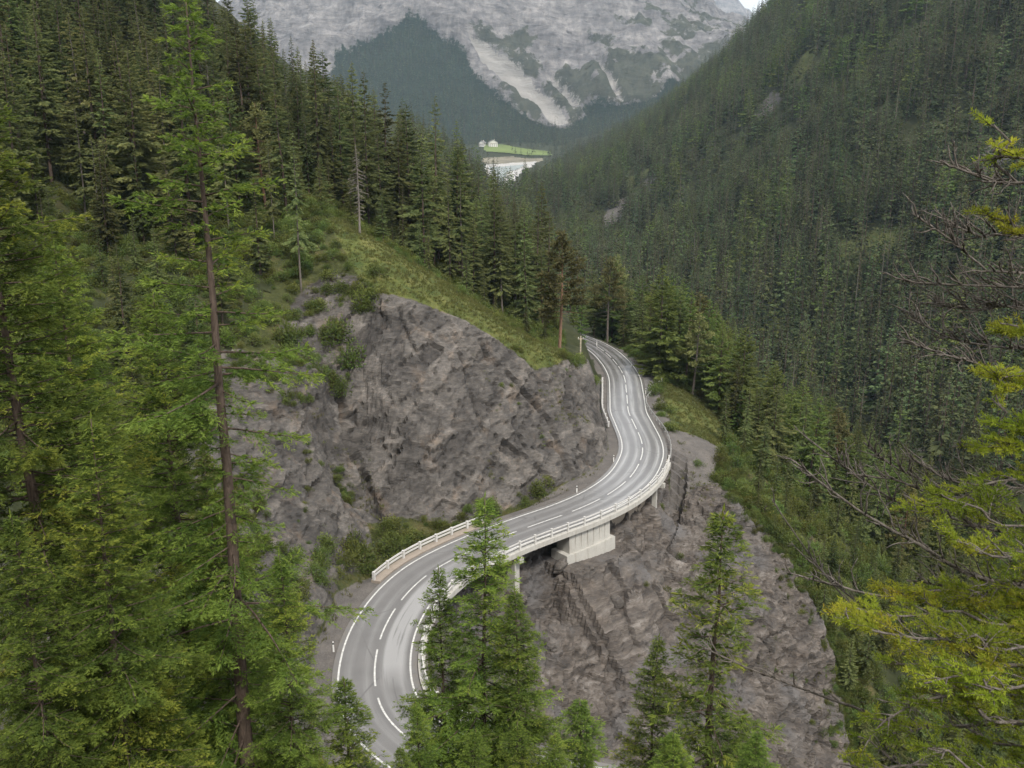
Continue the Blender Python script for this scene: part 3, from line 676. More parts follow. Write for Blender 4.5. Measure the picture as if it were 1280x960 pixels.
gt = np.gradient(gl, axis=0); gt /= np.linalg.norm(gt, axis=1)[:, None]; gr_ = [np.array([t[1], -t[0], 0]) for t in gt]
GR = obj('guard_rail', None, loc=gl[0], label='thin grey steel guard rail round the outside of the far bend', category='guard rail')
MBo().sweep(list(gl), gr_, [(0, .42), (.03, .44), (.07, .5), (.03, .56), (.03, .58), (.07, .64), (.03, .7), (0, .72)]).build('beam', M_STEEL, GR)
for i in range(0, len(gl), 2):
    MBo().box(gl[i] + gr_[i] * -.06 + np.array([0, 0, .3]), (.06, .12, .72), gt[i][:2]).build('post', M_STEEL, GR)

# marker posts
def marker(p, label, h=1.0):
    o = obj('marker_post', None, loc=p, label=label, category='marker post', group='white roadside marker posts')
    b = MB(); b.quad8([(-.07, -.05, -.15), (.07, -.05, -.15), (.07, .05, -.15), (-.07, .05, -.15), (-.055, -.035, h), (.055, -.035, h), (.055, .035, h - .06), (-.055, .035, h - .06)])
    obj('shaft', b.data('shaft', M_WHITE), o)
    b = MB(); b.box((0, 0, h - .24), (.15, .11, .14)); obj('reflector_band', b.data('reflector_band', M_BLACK), o)
    return o
for (u, v, z, lab) in ((417, 814, -.1, 'white marker post on the gravel left of the near curve'), (721, 616, -.1, 'white marker post at the foot of the cliff by the middle bend'),
                       (767, 577, -.1, 'white marker post on the inside of the bend below the cliff corner'), (807, 492, 0, 'white marker post beside the lay-by edge'),
                       (789, 458, 0, 'white marker post on the grass verge past the lay-by'), (746, 431, -.5, 'white marker post at the crest where the road disappears')):
    marker(G(u, v, z), lab)
# power pole behind the cliff corner
q = P(725, 468, 134); zt = P(723, 420, 134)[2]
pole = obj('wooden_pole', None, loc=(q[0], q[1], q[2] - 1), label='weathered wooden pole standing on the cliff edge by the road', category='pole')
obj('pole_shaft', MB().tube([(0, 0, -.5), (0, 0, 3), (0, 0, zt - q[2] + 1)], [.15, .13, .11]).data('pole_shaft', M_WOOD, True), pole)
b = MB(); b.box((0, 0, zt - q[2] + .55), (.9, .1, .12), (1, 0)); obj('crossarm', b.data('crossarm', M_WOOD), pole)
for x in (-.36, .36): obj('insulator', MB().tube([(x, 0, zt - q[2] + .61), (x, 0, zt - q[2] + .7), (x, 0, zt - q[2] + .82)], [.03, .06, .04], 6).data('insulator', M_WHITE), pole)
# ------------------------------------------------------------------ far mountain
def far_mountain():
    c = np.array([P(*t) for t in ((250, 150, 2700), (420, 165, 2550), (560, 176, 2550), (640, 172, 2560), (700, 172, 2600), (760, 150, 2700), (850, 120, 2700), (960, 100, 2700), (1100, 60, 2700),
        (420, 90, 2850), (520, 70, 2850), (600, 110, 2800), (700, 130, 2900), (800, 80, 2950), (900, 60, 3050),
        (310, 30, 3150), (380, 20, 3150), (470, 30, 3050), (560, 0, 3050), (650, 10, 3200), (760, 10, 3250), (850, 20, 3350), (915, 36, 3500),
        (300, 14, 3500), (330, -25, 3500), (420, -60, 3500), (560, -110, 3550), (700, -100, 3700), (800, -60, 3700), (870, -8, 3650), (925, 36, 3750), (960, 70, 3900), (240, 60, 3400), (150, 110, 3400),
        (420, -20, 4300), (600, -60, 4300), (800, 0, 4300), (950, 100, 4300), (250, 100, 4200))])
    X = c[:, :2] * .001; n = len(X); D = np.linalg.norm(X[:, None] - X[None], axis=-1)
    A = np.zeros((n + 3, n + 3)); A[:n, :n] = D - np.eye(n) * .002; A[:n, n] = 1; A[:n, n + 1:] = X; A[n, :n] = 1; A[n + 1:, :n] = X.T
    W = np.linalg.solve(A, np.r_[c[:, 2], 0, 0, 0])
    xs = np.arange(-1500, 1700, 9.0); ys = np.r_[np.arange(2480, 3700, 8.0), np.arange(3700, 4300, 30)]; nr, nc = len(ys), len(xs)
    x, y = [k.ravel() for k in np.meshgrid(xs, ys)]
    q = np.stack([x, y], -1) * .001; z = np.empty(len(x))
    for a in range(0, len(x), 30000): z[a:a + 30000] = np.sqrt(((q[a:a + 30000, None] - X[None]) ** 2).sum(-1)) @ W[:n] + W[n] + q[a:a + 30000] @ W[n + 1:]
    V = np.stack([x, y, z], -1); u, v = proj(V); p = V.astype(np.float32)
    nz = fbm(p * 0.01, 4, .55, 5) * 9
    forest = in_poly(u + nz * 2, v + nz, [(415, 200), (415, 78), (445, 66), (480, 62), (505, 46), (525, 36), (545, 52), (570, 66), (590, 92), (612, 118), (640, 142), (672, 160), (700, 162), (735, 150), (760, 136), (800, 128), (830, 110), (870, 100), (960, 80), (960, 200)]).astype(float)
    scree = in_poly(u + nz * .5, v + nz * .4, [(584, 58), (606, 66), (640, 88), (672, 118), (700, 146), (709, 158), (690, 158), (660, 138), (630, 118), (606, 100), (594, 80)])
    scree |= in_poly(u + nz * .4, v + nz * .3, [(742, 98), (760, 112), (778, 133), (772, 136), (752, 118)]) | in_poly(u + nz * .4, v + nz * .3, [(675, 100), (705, 128), (726, 146), (716, 146), (692, 124)])
    scree = blur(scree.astype(float), nr, nc, 2); forest = blur(forest, nr, nc, 2); rocky = (1 - forest) * (1 - .8 * scree)
    w1 = fbm(np.stack([x * .0045 + y * .0012, y * .0022, z * .001], -1), 5, .55, 7, True); w2 = fbm(p * .02, 4, .55, 15, True); w3 = fbm(p * 0.006, 4, .5, 19)
    amp = sm(2500, 2900, y)
    V[:, 2] += amp * (w1 * 55 * (0.25 + .75 * rocky) + rocky * w2 * 17) + 25 * w3 * amp
    # second pass of relief towards the viewer so that faces break into ribs
    V[:, 1] -= rocky * amp * (fbm(p * np.array([.016, .006, .008]), 5, .62, 91, True) * 42)
    V[:, 2] += amp * rocky * fbm(np.stack([x * .0016 - y * .0004, y * .0006, z * .0003], -1), 3, .5, 71, True) * 70
    scrub = sm(-.05, .35, fbm(p * .006, 5, .6, 44) - .0009 * (z - 350) - .0) * rocky * (u > 480) * sm(20, 80, v)
    scrub = np.maximum(scrub, rocky * sm(720, 800, u) * sm(.0, .3, fbm(p * .012, 4, .6, 45) + .0) * .7)
    m = NT('limestone_mountain'); pp = m.pos()
    a = m.noise(.008, 6, .7, pp, .5); b = m.noise(.011, 7, .8, m.mapping(pp, (.8, .5, 3.0), (.1, .68, .1)), .5); cc = m.noise(.03, 6, .78, m.mapping(pp, (1.6, .5, .6), (0, .75, 0)))
    col = m.ramp(a, [(.3, (.195, .19, .188)), (.5, (.255, .248, .244)), (.7, (.315, .306, .3))])
    col = m.mix(.72, col, m.ramp(b, [(.32, (.12, .12, .13)), (.47, (.42, .41, .41)), (.6, (.62, .6, .59)), (.72, (.95, .93, .9))]), 'OVERLAY')
    col = m.mix(.35, col, m.ramp(cc, [(.36, (.14, .14, .145)), (.5, (.48, .47, .47)), (.63, (.85, .84, .82))]), 'OVERLAY')
    e = m.math('MULTIPLY', m.math('SUBTRACT', m.noise(.045, 5, .75, pp), .5), 1.7)
    def mk(nm, lo=.4, hi=.6): return m.rng(m.math('ADD', m.attr(nm), e), lo, hi)
    col = m.mix(mk('scrub'), col, m.ramp(cc, [(.3, (.055, .062, .042)), (.7, (.115, .115, .08))]))
    col = m.mix(mk('scree'), col, m.ramp(b, [(.3, (.32, .305, .285)), (.7, (.47, .45, .42))]))
    col = m.mix(mk('forest'), col, (.03, .045, .022)); m.bump(b, 1.0, 22.0)
    F = grid_faces(nr, nc)
    obj('mountain', mesh('mountain', V, F, True, m.done(col, .95, .1), {'scrub': scrub, 'scree': scree, 'forest': forest}), kind='structure', label='bare grey limestone mountain closing the head of the valley')
    # a paler summit farther off
    c2 = [(830, 60, 6000), (880, -8, 6200), (903, -30, 6300), (925, 4, 6300), (948, 28, 6300), (990, 60, 6300), (1050, 110, 6300)]
    rows = []
    for k, (du, dY) in enumerate(((0, -900), (0, -450), (0, 0), (20, 700))):
        for j, (uu, vv, YY) in enumerate(catmull(c2, 8.0)[0]):
            pt = P(uu, vv, YY); f = (.45, .75, 1.0, .3)[k]
            rows.append((pt[0], YY + dY, pt[2] * f))
    nn = len(rows) // 4; V2 = np.array(rows).reshape(4, nn, 3)
    fine = np.concatenate([V2[i][None] + (V2[i + 1] - V2[i])[None] * np.linspace(0, 1, 14, endpoint=False)[:, None, None] for i in range(3)]); nr2 = fine.shape[0]; fine = fine.reshape(-1, 3)
    fine[:, 2] += fbm(fine * .006, 5, .6, 3, True) * 45
    z0 = np.zeros(len(fine))
    obj('distant_peak', mesh('distant_peak', fine, grid_faces(nr2, nn), True, m.m, {'scrub': z0, 'scree': z0, 'forest': z0}), kind='structure')
    return V, forest, u, v
FARM = far_mountain()
# ------------------------------------------------------------------ conifer generators
def unit(a): return a / (np.linalg.norm(a, axis=-1, keepdims=True) + 1e-9)
def kites(p, d, l, w, rng, cross=True, belly=0.45, flat=0.6):
    """lens-shaped sprays: origin p, direction d, length l, width w -> quads"""
    n = len(p); d = unit(d); r = unit(rng.normal(size=(n, 3)) * (1 - flat) + np.array([0, 0, 1.0]) * flat)
    s = unit(np.cross(d, r)); l = np.broadcast_to(l, n)[:, None]; w = np.broadcast_to(w, n)[:, None]
    def q(side):
        m = p + d * l * belly
        return np.stack([p, m + side * w * .5, p + d * l, m - side * w * .5], 1)
    Q = q(s)
    if cross: Q = np.concatenate([Q, q(np.cross(d, s))], 0)
    return Q.reshape(-1, 3)
def quads_mesh(name, V, mat, tip):
    F = np.arange(len(V)).reshape(-1, 4)
    return mesh(name, V, F, False, mat, {'tip': tip})
def curve_tube(mb, p, r0, r1, n=5): mb.tube(list(p), np.linspace(r0, r1, len(p)), n)

def conifer(seed, H, detail, mat, bark, Lmax=2.6, h0=0.12, dh=0.28, per=1, shape=0.8, sparse=0.0, droop=0.35, twig=True, spread=1.0, top_gap=0.0, trunk_r=None, irregular=0.3):
    """returns (trunk mesh, crown mesh) of a tree H metres tall standing at the origin"""
    rng = np.random.default_rng(seed); tb = MB(); r = trunk_r or H * 0.0095
    zs = np.linspace(-1.2, H, 12); wob = np.cumsum(rng.normal(size=(12, 2)) * H * .0018, 0) * (detail > 0)
    tpts = [(wob[i, 0], wob[i, 1], z) for i, z in enumerate(zs)]
    tb.tube(tpts, [max(.012, r * (1 - max(0, z) / H) ** .85 * (1.25 if z < 0 else 1)) for z in zs], 10 if detail > 1 else (6 if detail else 4))
    Q = []; T = []; h = H * h0; az = rng.uniform(0, 6.28); phase = rng.uniform(0, 6.28, 3)
    while h < H - 0.12:
        f = (H - h) / (H * (1 - h0))                       # 0 at the top, 1 at the lowest branch
        for _ in range(per):
            az += 2.399 + rng.normal() * .35
            prof = min(1.0, (f * 1.02) ** shape * (1.0 if f < .75 else 1.0 - (f - .75) * .7)) * (1 + .22 * math.sin(h * 1.3 + phase[0]) * irregular / .3)
            L = max(.14, Lmax * prof * (1 + rng.uniform(-irregular, irregular)))
            if rng.random() < sparse: L *= rng.uniform(.15, .5)
            hh = h + rng.uniform(-.5, .5) * dh
            x0 = np.array([np.interp(hh, zs, wob[:, 0]), np.interp(hh, zs, wob[:, 1]), hh])
            a = np.array([math.cos(az), math.sin(az), 0]); sd = np.array([-a[1], a[0], 0])
            el = 0.55 - 1.0 * min(1, f * 1.7) * (droop + .35) + rng.normal() * .10
            up = .22 * min(1, f * 3) + rng.normal() * .03
            bend = rng.normal() * .12
            def C(t): t = np.asarray(t)[:, None]; return x0 + L * (a * t + sd * bend * t * t + np.array([0, 0, 1]) * (el * t - droop * t * t * .5 + up * t ** 3))
            if detail == 2:
                nb = max(4, int(L / .105)); tj = np.sort(rng.uniform(.10 + .06 * f, 1, nb)) ; pj = C(tj); fw = unit(C(tj + .02) - pj)
                sg = np.where(np.arange(nb) % 2, 1, -1)[:, None]
                lb = (np.minimum(.42 * L * (1 - tj) ** .75 + .13, .8) * rng.uniform(.6, 1.15, nb) * np.minimum(1, tj * 3.2 + .25)) * spread
                db = unit(fw * .75 + sd * sg * rng.uniform(.6, 1.0, (nb, 1)) + np.array([0, 0, 1]) * rng.normal(-.22, .22, (nb, 1)))
                if twig and L > .5: curve_tube(tb, C(np.linspace(0, .92, 5)), .012 + .008 * L, .005, 4)
                ns = np.maximum(2, (lb / .042).astype(int)); idx = np.repeat(np.arange(nb), ns); k = np.concatenate([np.arange(m) for m in ns]); kt = (k + .5) / ns[idx]
                pp = pj[idx] + db[idx] * (lb[idx] * kt)[:, None] + np.array([0, 0, -1]) * (lb[idx] * kt ** 2 * .22)[:, None]
                pr = unit(np.cross(db[idx], np.array([0, 0, 1.0]))); s2 = np.where(k % 2, 1, -1)[:, None]
                ds = unit(db[idx] * .8 + pr * s2 * rng.uniform(.4, .95, (len(k), 1)) + rng.normal(0, .24, (len(k), 3)) + np.array([0, 0, -.08]))
                ll = rng.uniform(.12, .235, len(k)) * (1.15 - .35 * kt)
                fan = unit(np.cross(ds, rng.normal(0, .4, ds.shape) + np.array([0, 0, 1.0])))
                bl = [kites(pp, ds, ll, rng.uniform(.015, .026, len(k)), rng, False)]
                for q0, sg_ in ((.08, .75), (.16, -.75), (.36, .6), (.44, -.6)):
                    bl.append(kites(pp + ds * (ll * q0)[:, None], ds + fan * sg_ + rng.normal(0, .14, ds.shape), ll * (.66 - .45 * q0), rng.uniform(.012, .02, len(k)), rng, False, flat=.3))
                Q.append(np.concatenate(bl)); tv = np.clip(.25 + .55 * kt + .25 * tj[idx] - .25 + rng.normal(0, .12, len(k)), 0, 1)
                T.append(np.tile(np.repeat(tv, 4), 5))
                # leading shoots along the limb
                nl = max(3, int(L / .09)); tl = rng.uniform(.15, 1, nl); pl = C(tl); dl = unit(unit(C(tl + .02) - pl) + rng.normal(0, .5, (nl, 3)))
                Q.append(kites(pl, dl, rng.uniform(.1, .2, nl), .055, rng)); T.append(np.tile(np.repeat(np.clip(tl * .8 + rng.normal(0, .1, nl), 0, 1), 4), 2))
            else:
                if detail == 1:
                    nb = max(4, int(L * 20)); wmul = 1.0
                else:
                    nb = max(2, int(L * 4.0)); wmul = 2.0
                tj = rng.uniform(.08, 1, nb) ** .8; pj = C(tj); fw = unit(C(tj + .03) - pj); sg = np.where(np.arange(nb) % 2, 1, -1)[:, None]
                lb = (.26 * L * (1 - tj) ** .6 + .2) * rng.uniform(.6, 1.2, nb) * (1 if detail == 1 else 1.7)
                db = unit(fw * .8 + sd * sg * rng.uniform(.2, 1.1, (nb, 1)) + np.array([0, 0, 1]) * rng.normal(-.32, .28, (nb, 1)))
                Q.append(kites(pj, db, lb, lb * rng.uniform(.36, .56, nb) * (1 if detail else 1.25), rng, detail == 1, flat=.45)); tv = np.clip(tj * .75 + rng.normal(.1, .15, nb), 0, 1)
                T.append(np.tile(np.repeat(tv, 4), 2 if detail == 1 else 1))
        h += dh * (0.55 + .45 * min(1, f * 3)) * rng.uniform(.8, 1.2)
    # leader
    n = 4; zt = np.linspace(H - .5, H - .05, n)
    Q.append(kites(np.stack([np.full(n, wob[-1, 0]), np.full(n, wob[-1, 1]), zt], -1), np.array([0, 0, 1.0]) + rng.normal(0, .15, (n, 3)), .3, .05, rng)); T.append(np.full(n * 8, .7))
    V = np.concatenate(Q); tip = np.concatenate(T)
    return tb.data('trunk', bark, True), quads_mesh('crown', V, mat, tip)

def pine(seed, H, mat, bark):
    rng = np.random.default_rng(seed); tb = MB(); zs = np.linspace(-1, H, 12)
    tb.tube([(math.sin(z * .2) * .15, math.cos(z * .17) * .15, z) for z in zs], [max(.02, .22 * (1 - max(0, z) / H) ** .8) for z in zs], 8); Q = []; T = []
    h = H * .3; az = 0
    while h < H - .2:
        f = (H - h) / (H * .7); az += 2.399 + rng.normal() * .4; dead = f > .86 and rng.random() < .6
        L = 3.0 * min(1, f * 1.6 + .1) * rng.uniform(.6, 1.1); a = np.array([math.cos(az), math.sin(az), 0]); x0 = np.array([math.sin(h * .2) * .15, math.cos(h * .17) * .15, h])
        el = .25 - .35 * f + rng.normal() * .12
        def C(t): t = np.asarray(t)[:, None]; return x0 + L * (a * t + np.array([0, 0, 1]) * (el * t + .12 * t ** 3))
        curve_tube(tb, C(np.linspace(0, 1, 5)), .02 + .012 * L, .01, 4)
        if not dead:
            n = int(44 * L); t = rng.uniform(.35, 1.05, n); p = C(t) + rng.normal(0, .20, (n, 3)) * (.5 + .5 * t[:, None]); d = rng.normal(0, .8, (n, 3)) + a * .7 + np.array([0, 0, .5])
            Q.append(kites(p, d, rng.uniform(.3, .6, n), .2, rng, True, flat=.2)); T.append(np.tile(np.repeat(np.clip(t * .6 + rng.normal(.1, .18, n), 0, 1), 4), 2))
        h += .26 * rng.uniform(.7, 1.3)
    return tb.data('trunk', bark, True), quads_mesh('crown', np.concatenate(Q), mat, np.concatenate(T))

def dead_tree(seed, H, bark, twigs=True):
    rng = np.random.default_rng(seed); tb = MB(); cb = MB(); zs = np.linspace(-1, H, 10)
    tb.tube([(math.sin(z * .3) * .1, 0, z) for z in zs], [max(.03, .2 * (1 - max(0, z) / H) ** .7) for z in zs], 7); az = 0; h = H * .18
    while h < H * .99:
        f = (H - h) / H; az += 2.4 + rng.normal() * .5; L = rng.uniform(.5, 1.0) * (2.0 if h > H * .45 else 1.1) * min(1, f * 2.2 + .12); a = np.array([math.cos(az), math.sin(az), 0])
        pts = [np.array([math.sin(h * .3) * .1, 0, h]) + L * (a * t + np.array([0, 0, 1]) * (-.1 * t - .45 * t * t + .3 * t ** 3)) + rng.normal(0, .03, 3) for t in np.linspace(0, 1, 5)]
        curve_tube(cb, np.array(pts), .05, .02, 3)
        if twigs:
            for _ in range(8):
                t = rng.uniform(.2, 1); b = np.array([np.interp(t, np.linspace(0, 1, 5), [q[k] for q in pts]) for k in range(3)])
                e = b + (a * .4 + np.array([-a[1], a[0], 0]) * rng.uniform(-.9, .9) + np.array([0, 0, rng.uniform(-.8, .1)])) * L * .35; curve_tube(cb, np.array([b, (b + e) / 2 + rng.normal(0, .02, 3), e]), .03, .015, 3)
        h += .2 * rng.uniform(.6, 1.4)
    return tb.data('trunk', bark, True), cb.data('branches', bark)

def bush(seed, mat, n=700, leaf=.16):
    """unit-radius shrub, about 1.1 tall"""
    rng = np.random.default_rng(seed); tb = MB(); P_ = []; k = 14
    cs = unit(rng.normal(size=(k, 3)) + np.array([0, 0, .6])) * rng.uniform(.35, .8, (k, 1)) * np.array([1, 1, .85]); cs[:, 2] = np.abs(cs[:, 2]) + .1
    for c in cs: tb.tube([(0, 0, -.25), tuple(c * .5 + np.array([0, 0, .05])), tuple(c)], [.035, .022, .01], 4)
    ci = rng.integers(0, k, n); p = cs[ci] + unit(rng.normal(size=(n, 3))) * rng.uniform(.1, .42, (n, 1)) ** .8; p[:, 2] = np.maximum(p[:, 2], .02)
    d = unit(p - cs[ci]) + rng.normal(0, .5, (n, 3)) + np.array([0, 0, .35])
    Q = kites(p, d, rng.uniform(.6, 1.3, n) * leaf, leaf * .5, rng, False, flat=.3)
    tip = np.repeat(np.clip(p[:, 2] * .5 + np.linalg.norm(p, axis=1) * .3 + rng.normal(0, .12, n), 0, 1), 4)
    return tb.data('stems', M_BARK), quads_mesh('foliage', Q, mat, tip)
def tuft(seed, n=16, h=.5):
    rng = np.random.default_rng(seed); p = rng.normal(0, .16, (n, 3)); p[:, 2] = -.04
    d = rng.normal(0, .45, (n, 3)); d[:, 2] = 1
    return quads_mesh('grass', kites(p, d, rng.uniform(.5, 1.0, n) * h, .05, rng, False, .35, 0), M_GRASS, np.repeat(rng.uniform(.1, .9, n), 4))

KIND = {}
def kind_(name, H, pair, parts=('trunk', 'crown')): KIND[name] = (H, pair, parts)
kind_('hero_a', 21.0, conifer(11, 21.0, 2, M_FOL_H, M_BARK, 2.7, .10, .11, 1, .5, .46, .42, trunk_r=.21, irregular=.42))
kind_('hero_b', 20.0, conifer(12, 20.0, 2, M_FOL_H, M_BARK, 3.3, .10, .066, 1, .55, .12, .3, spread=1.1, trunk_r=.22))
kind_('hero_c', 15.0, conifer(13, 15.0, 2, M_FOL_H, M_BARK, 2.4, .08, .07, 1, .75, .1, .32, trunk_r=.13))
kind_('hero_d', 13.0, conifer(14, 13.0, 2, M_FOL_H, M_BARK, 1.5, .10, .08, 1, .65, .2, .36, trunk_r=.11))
for i, (L, sp, dr, ir) in enumerate(((3.3, .05, .4, .25), (2.7, .1, .5, .3), (3.8, .1, .35, .3), (2.2, .2, .5, .35), (3.0, .3, .42, .4))):
    kind_(f'mid_{i}', 22.0, conifer(30 + i, 22.0, 1, M_FOL_M, M_BARK, L, .10 + .05 * (i % 3), .30, 2, .8, sp, dr, irregular=ir))
for i, (L, sp) in enumerate(((2.6, .05), (2.2, .1), (3.0, .1))):
    kind_(f'young_{i}', 12.0, conifer(50 + i, 12.0, 1, M_FOL_L, M_BARK, L, .06, .22, 2, .85, sp, .3, irregular=.3))
kind_('thin_0', 20.0, conifer(60, 20.0, 1, M_FOL_M, M_BARK2, 1.9, .28, .3, 2, .55, .3, .5, irregular=.5))
kind_('thin_1', 20.0, conifer(61, 20.0, 1, M_FOL_P, M_BARK2, 2.2, .22, .28, 2, .6, .25, .5, irregular=.5))
kind_('pine_0', 18.0, pine(70, 18.0, M_FOL_P, M_BARKP)); kind_('pine_1', 16.0, pine(71, 16.0, M_FOL_P, M_BARK2))
kind_('dead_0', 14.0, dead_tree(80, 14.0, M_BARKG), ('trunk', 'branches'))
for i in range(3): kind_(f'bush_{i}', 1.1, bush(90 + i, (M_BUSH, M_FOL_L, M_BUSH)[i]), ('stems', 'foliage'))
def plant(kind, name, x, y, h, label, cat='tree', group=None, z=None, rot=None, wide=1.0, lean=(0, 0), mats=None):
    H, (a, b), (na, nb) = KIND[kind]; s = h / H
    z = float(h_core(np.array([x]), np.array([y]))[0]) if z is None else z
    o = obj(name, None, loc=(x, y, z - .1), label=label, category=cat)
    if group: o['group'] = group
    o.rotation_euler = (lean[0], lean[1], random.uniform(0, 6.28) if rot is None else rot); o.scale = (s * wide, s * wide, s)
    obj(na, a, o); obj(nb, b, o); return o
random.seed(5)

# far tree shapes for the masses (not placed themselves)
def proto(name, me): return bpy.data.objects.new(name, me)
def joined(pair):
    a, b = pair; nv = len(a.vertices); va = np.empty(nv * 3, np.float32); a.vertices.foreach_get('co', va)
    vb = np.empty(len(b.vertices) * 3, np.float32); b.vertices.foreach_get('co', vb)
    tip = np.empty(len(b.vertices), np.float32); b.attributes['tip'].data.foreach_get('value', tip)
    fa = [tuple(p.vertices) for p in a.polygons if len(p.vertices) == 4]; fa = np.array(fa, np.int32); fb = np.arange(len(b.vertices), dtype=np.int32).reshape(-1, 4) + nv
    me = mesh('conifer', np.concatenate([va, vb]).reshape(-1, 3), np.concatenate([fa, fb]), False, b.materials[0], {'tip': np.concatenate([np.zeros(nv, np.float32), tip])})
    me.materials.append(a.materials[0]); mi = np.zeros(len(fa) + len(fb), np.int32); mi[:len(fa)] = 1; me.polygons.foreach_set('material_index', mi); return me
FAR = [proto('far_conifer', joined(conifer(100 + i, 20.0, 0, M_FOL_F, M_BARK, L, .06, .6, 2, .85, .1, .45, irregular=.35))) for i, L in enumerate((3.2, 2.6, 3.8, 2.2))]
FAR += [proto('far_snag', joined(conifer(110, 20.0, 0, M_FOL_D, M_BARKG, 1.3, .2, .9, 1, .6, .3, .4, irregular=.5)))]
FAR += [proto('far_larch', joined(conifer(111, 20.0, 0, M_FOL_L, M_BARK2, 3.4, .05, .55, 2, .7, .1, .3, irregular=.4)))]
TINY = [proto('tiny_conifer', joined(conifer(120 + i, 20.0, 0, M_FOL_F, M_BARK, L, .05, 1.5, 2, .9, 0, .45))) for i, L in enumerate((3.6, 4.4))]
MIDP = [proto('forest_conifer', joined(KIND[f'mid_{i}'][1])) for i in range(5)]
TUFT = [proto('grass_tuft', tuft(i)) for i in range(3)]
BUSHP = [proto('shrub', joined(KIND[f'bush_{i}'][1])) for i in range(3)]
def scatter(name, pts, rot, scl, idx, sources, **props):
    me = bpy.data.meshes.new(name); pts = np.ascontiguousarray(pts, np.float32); me.vertices.add(len(pts)); me.vertices.foreach_set('co', pts.ravel())
    scl = np.ascontiguousarray(scl, np.float32)
    for an, ty, av in (('rz', 'FLOAT', np.asarray(rot, np.float32)), ('pick', 'INT', np.asarray(idx, np.int32))):
        at = me.attributes.new(an, ty, 'POINT'); at.data.foreach_set('value', av)
    at = me.attributes.new('size', 'FLOAT_VECTOR', 'POINT'); at.data.foreach_set('vector', scl.ravel())
    o = obj(name, me, kind='stuff', **props)
    g = bpy.data.node_groups.new(name, 'GeometryNodeTree')
    g.interface.new_socket('Geometry', in_out='INPUT', socket_type='NodeSocketGeometry'); g.interface.new_socket('Geometry', in_out='OUTPUT', socket_type='NodeSocketGeometry')
    N = g.nodes.new; gi, go = N('NodeGroupInput'), N('NodeGroupOutput'); iop = N('GeometryNodeInstanceOnPoints'); gti = N('GeometryNodeGeometryToInstance')
    for src in reversed(sources):
        oi = N('GeometryNodeObjectInfo'); oi.inputs['Object'].default_value = src; g.links.new(oi.outputs['Geometry'], gti.inputs[0])
    def na(nm, dt):
        x = N('GeometryNodeInputNamedAttribute'); x.data_type = dt; x.inputs[0].default_value = nm; return x.outputs[0]
    cx = N('ShaderNodeCombineXYZ'); g.links.new(na('rz', 'FLOAT'), cx.inputs[2])
    iop.inputs['Pick Instance'].default_value = True
    g.links.new(gi.outputs[0], iop.inputs['Points']); g.links.new(gti.outputs[0], iop.inputs['Instance']); g.links.new(na('pick', 'INT'), iop.inputs['Instance Index'])
    g.links.new(cx.outputs[0], iop.inputs['Rotation']); g.links.new(na('size', 'FLOAT_VECTOR'), iop.inputs['Scale']); g.links.new(iop.outputs[0], go.inputs[0])
    md = o.modifiers.new('scatter', 'NODES'); md.node_group = g
    return o
# ------------------------------------------------------------------ near spruces (named one by one)
def hero(kind, u, vt, Y, label, cat='tree', name='spruce_tree', rot=0.0, wide=1.0, lean=(0, 0), uref=None, vref=None):
    """tree whose top shows at (u,vt), Y metres ahead, rooted in the slope below"""
    t = P(u, vt, Y); x = t[0] if uref is None else P(uref, vref, Y)[0]
    z = float(h_full(np.array([x]), np.array([Y]))[0][0]); return plant(kind, name, x, Y, t[2] - z, label, cat, None, z, rot, wide, lean)
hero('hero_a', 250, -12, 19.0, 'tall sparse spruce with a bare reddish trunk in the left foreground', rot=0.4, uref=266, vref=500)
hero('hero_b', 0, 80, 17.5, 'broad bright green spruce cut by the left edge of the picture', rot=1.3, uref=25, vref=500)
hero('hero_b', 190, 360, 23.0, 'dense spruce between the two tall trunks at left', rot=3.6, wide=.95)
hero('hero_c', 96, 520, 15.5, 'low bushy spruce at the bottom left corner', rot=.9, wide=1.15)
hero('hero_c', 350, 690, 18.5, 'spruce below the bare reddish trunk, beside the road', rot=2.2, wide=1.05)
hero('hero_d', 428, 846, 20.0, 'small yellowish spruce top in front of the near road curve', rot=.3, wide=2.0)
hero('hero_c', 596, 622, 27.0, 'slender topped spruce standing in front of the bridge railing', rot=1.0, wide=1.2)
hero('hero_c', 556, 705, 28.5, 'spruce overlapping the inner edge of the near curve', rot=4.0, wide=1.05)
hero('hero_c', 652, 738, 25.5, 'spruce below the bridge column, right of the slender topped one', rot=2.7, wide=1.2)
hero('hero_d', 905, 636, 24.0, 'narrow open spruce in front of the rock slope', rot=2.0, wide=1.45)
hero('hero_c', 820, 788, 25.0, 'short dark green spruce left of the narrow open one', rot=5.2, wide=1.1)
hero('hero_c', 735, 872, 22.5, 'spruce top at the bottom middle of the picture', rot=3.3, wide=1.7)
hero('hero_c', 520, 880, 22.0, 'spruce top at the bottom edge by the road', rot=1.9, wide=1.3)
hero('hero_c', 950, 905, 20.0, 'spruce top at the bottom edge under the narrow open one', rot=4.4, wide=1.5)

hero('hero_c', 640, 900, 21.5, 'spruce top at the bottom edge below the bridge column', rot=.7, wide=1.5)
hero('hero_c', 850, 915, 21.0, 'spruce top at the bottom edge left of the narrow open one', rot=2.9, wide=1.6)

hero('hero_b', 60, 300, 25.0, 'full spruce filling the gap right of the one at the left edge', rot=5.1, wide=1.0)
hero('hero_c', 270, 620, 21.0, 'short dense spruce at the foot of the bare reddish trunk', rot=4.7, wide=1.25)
hero('hero_c', 15, 640, 14.0, 'low spruce in the very bottom left corner', rot=2.5, wide=1.2)

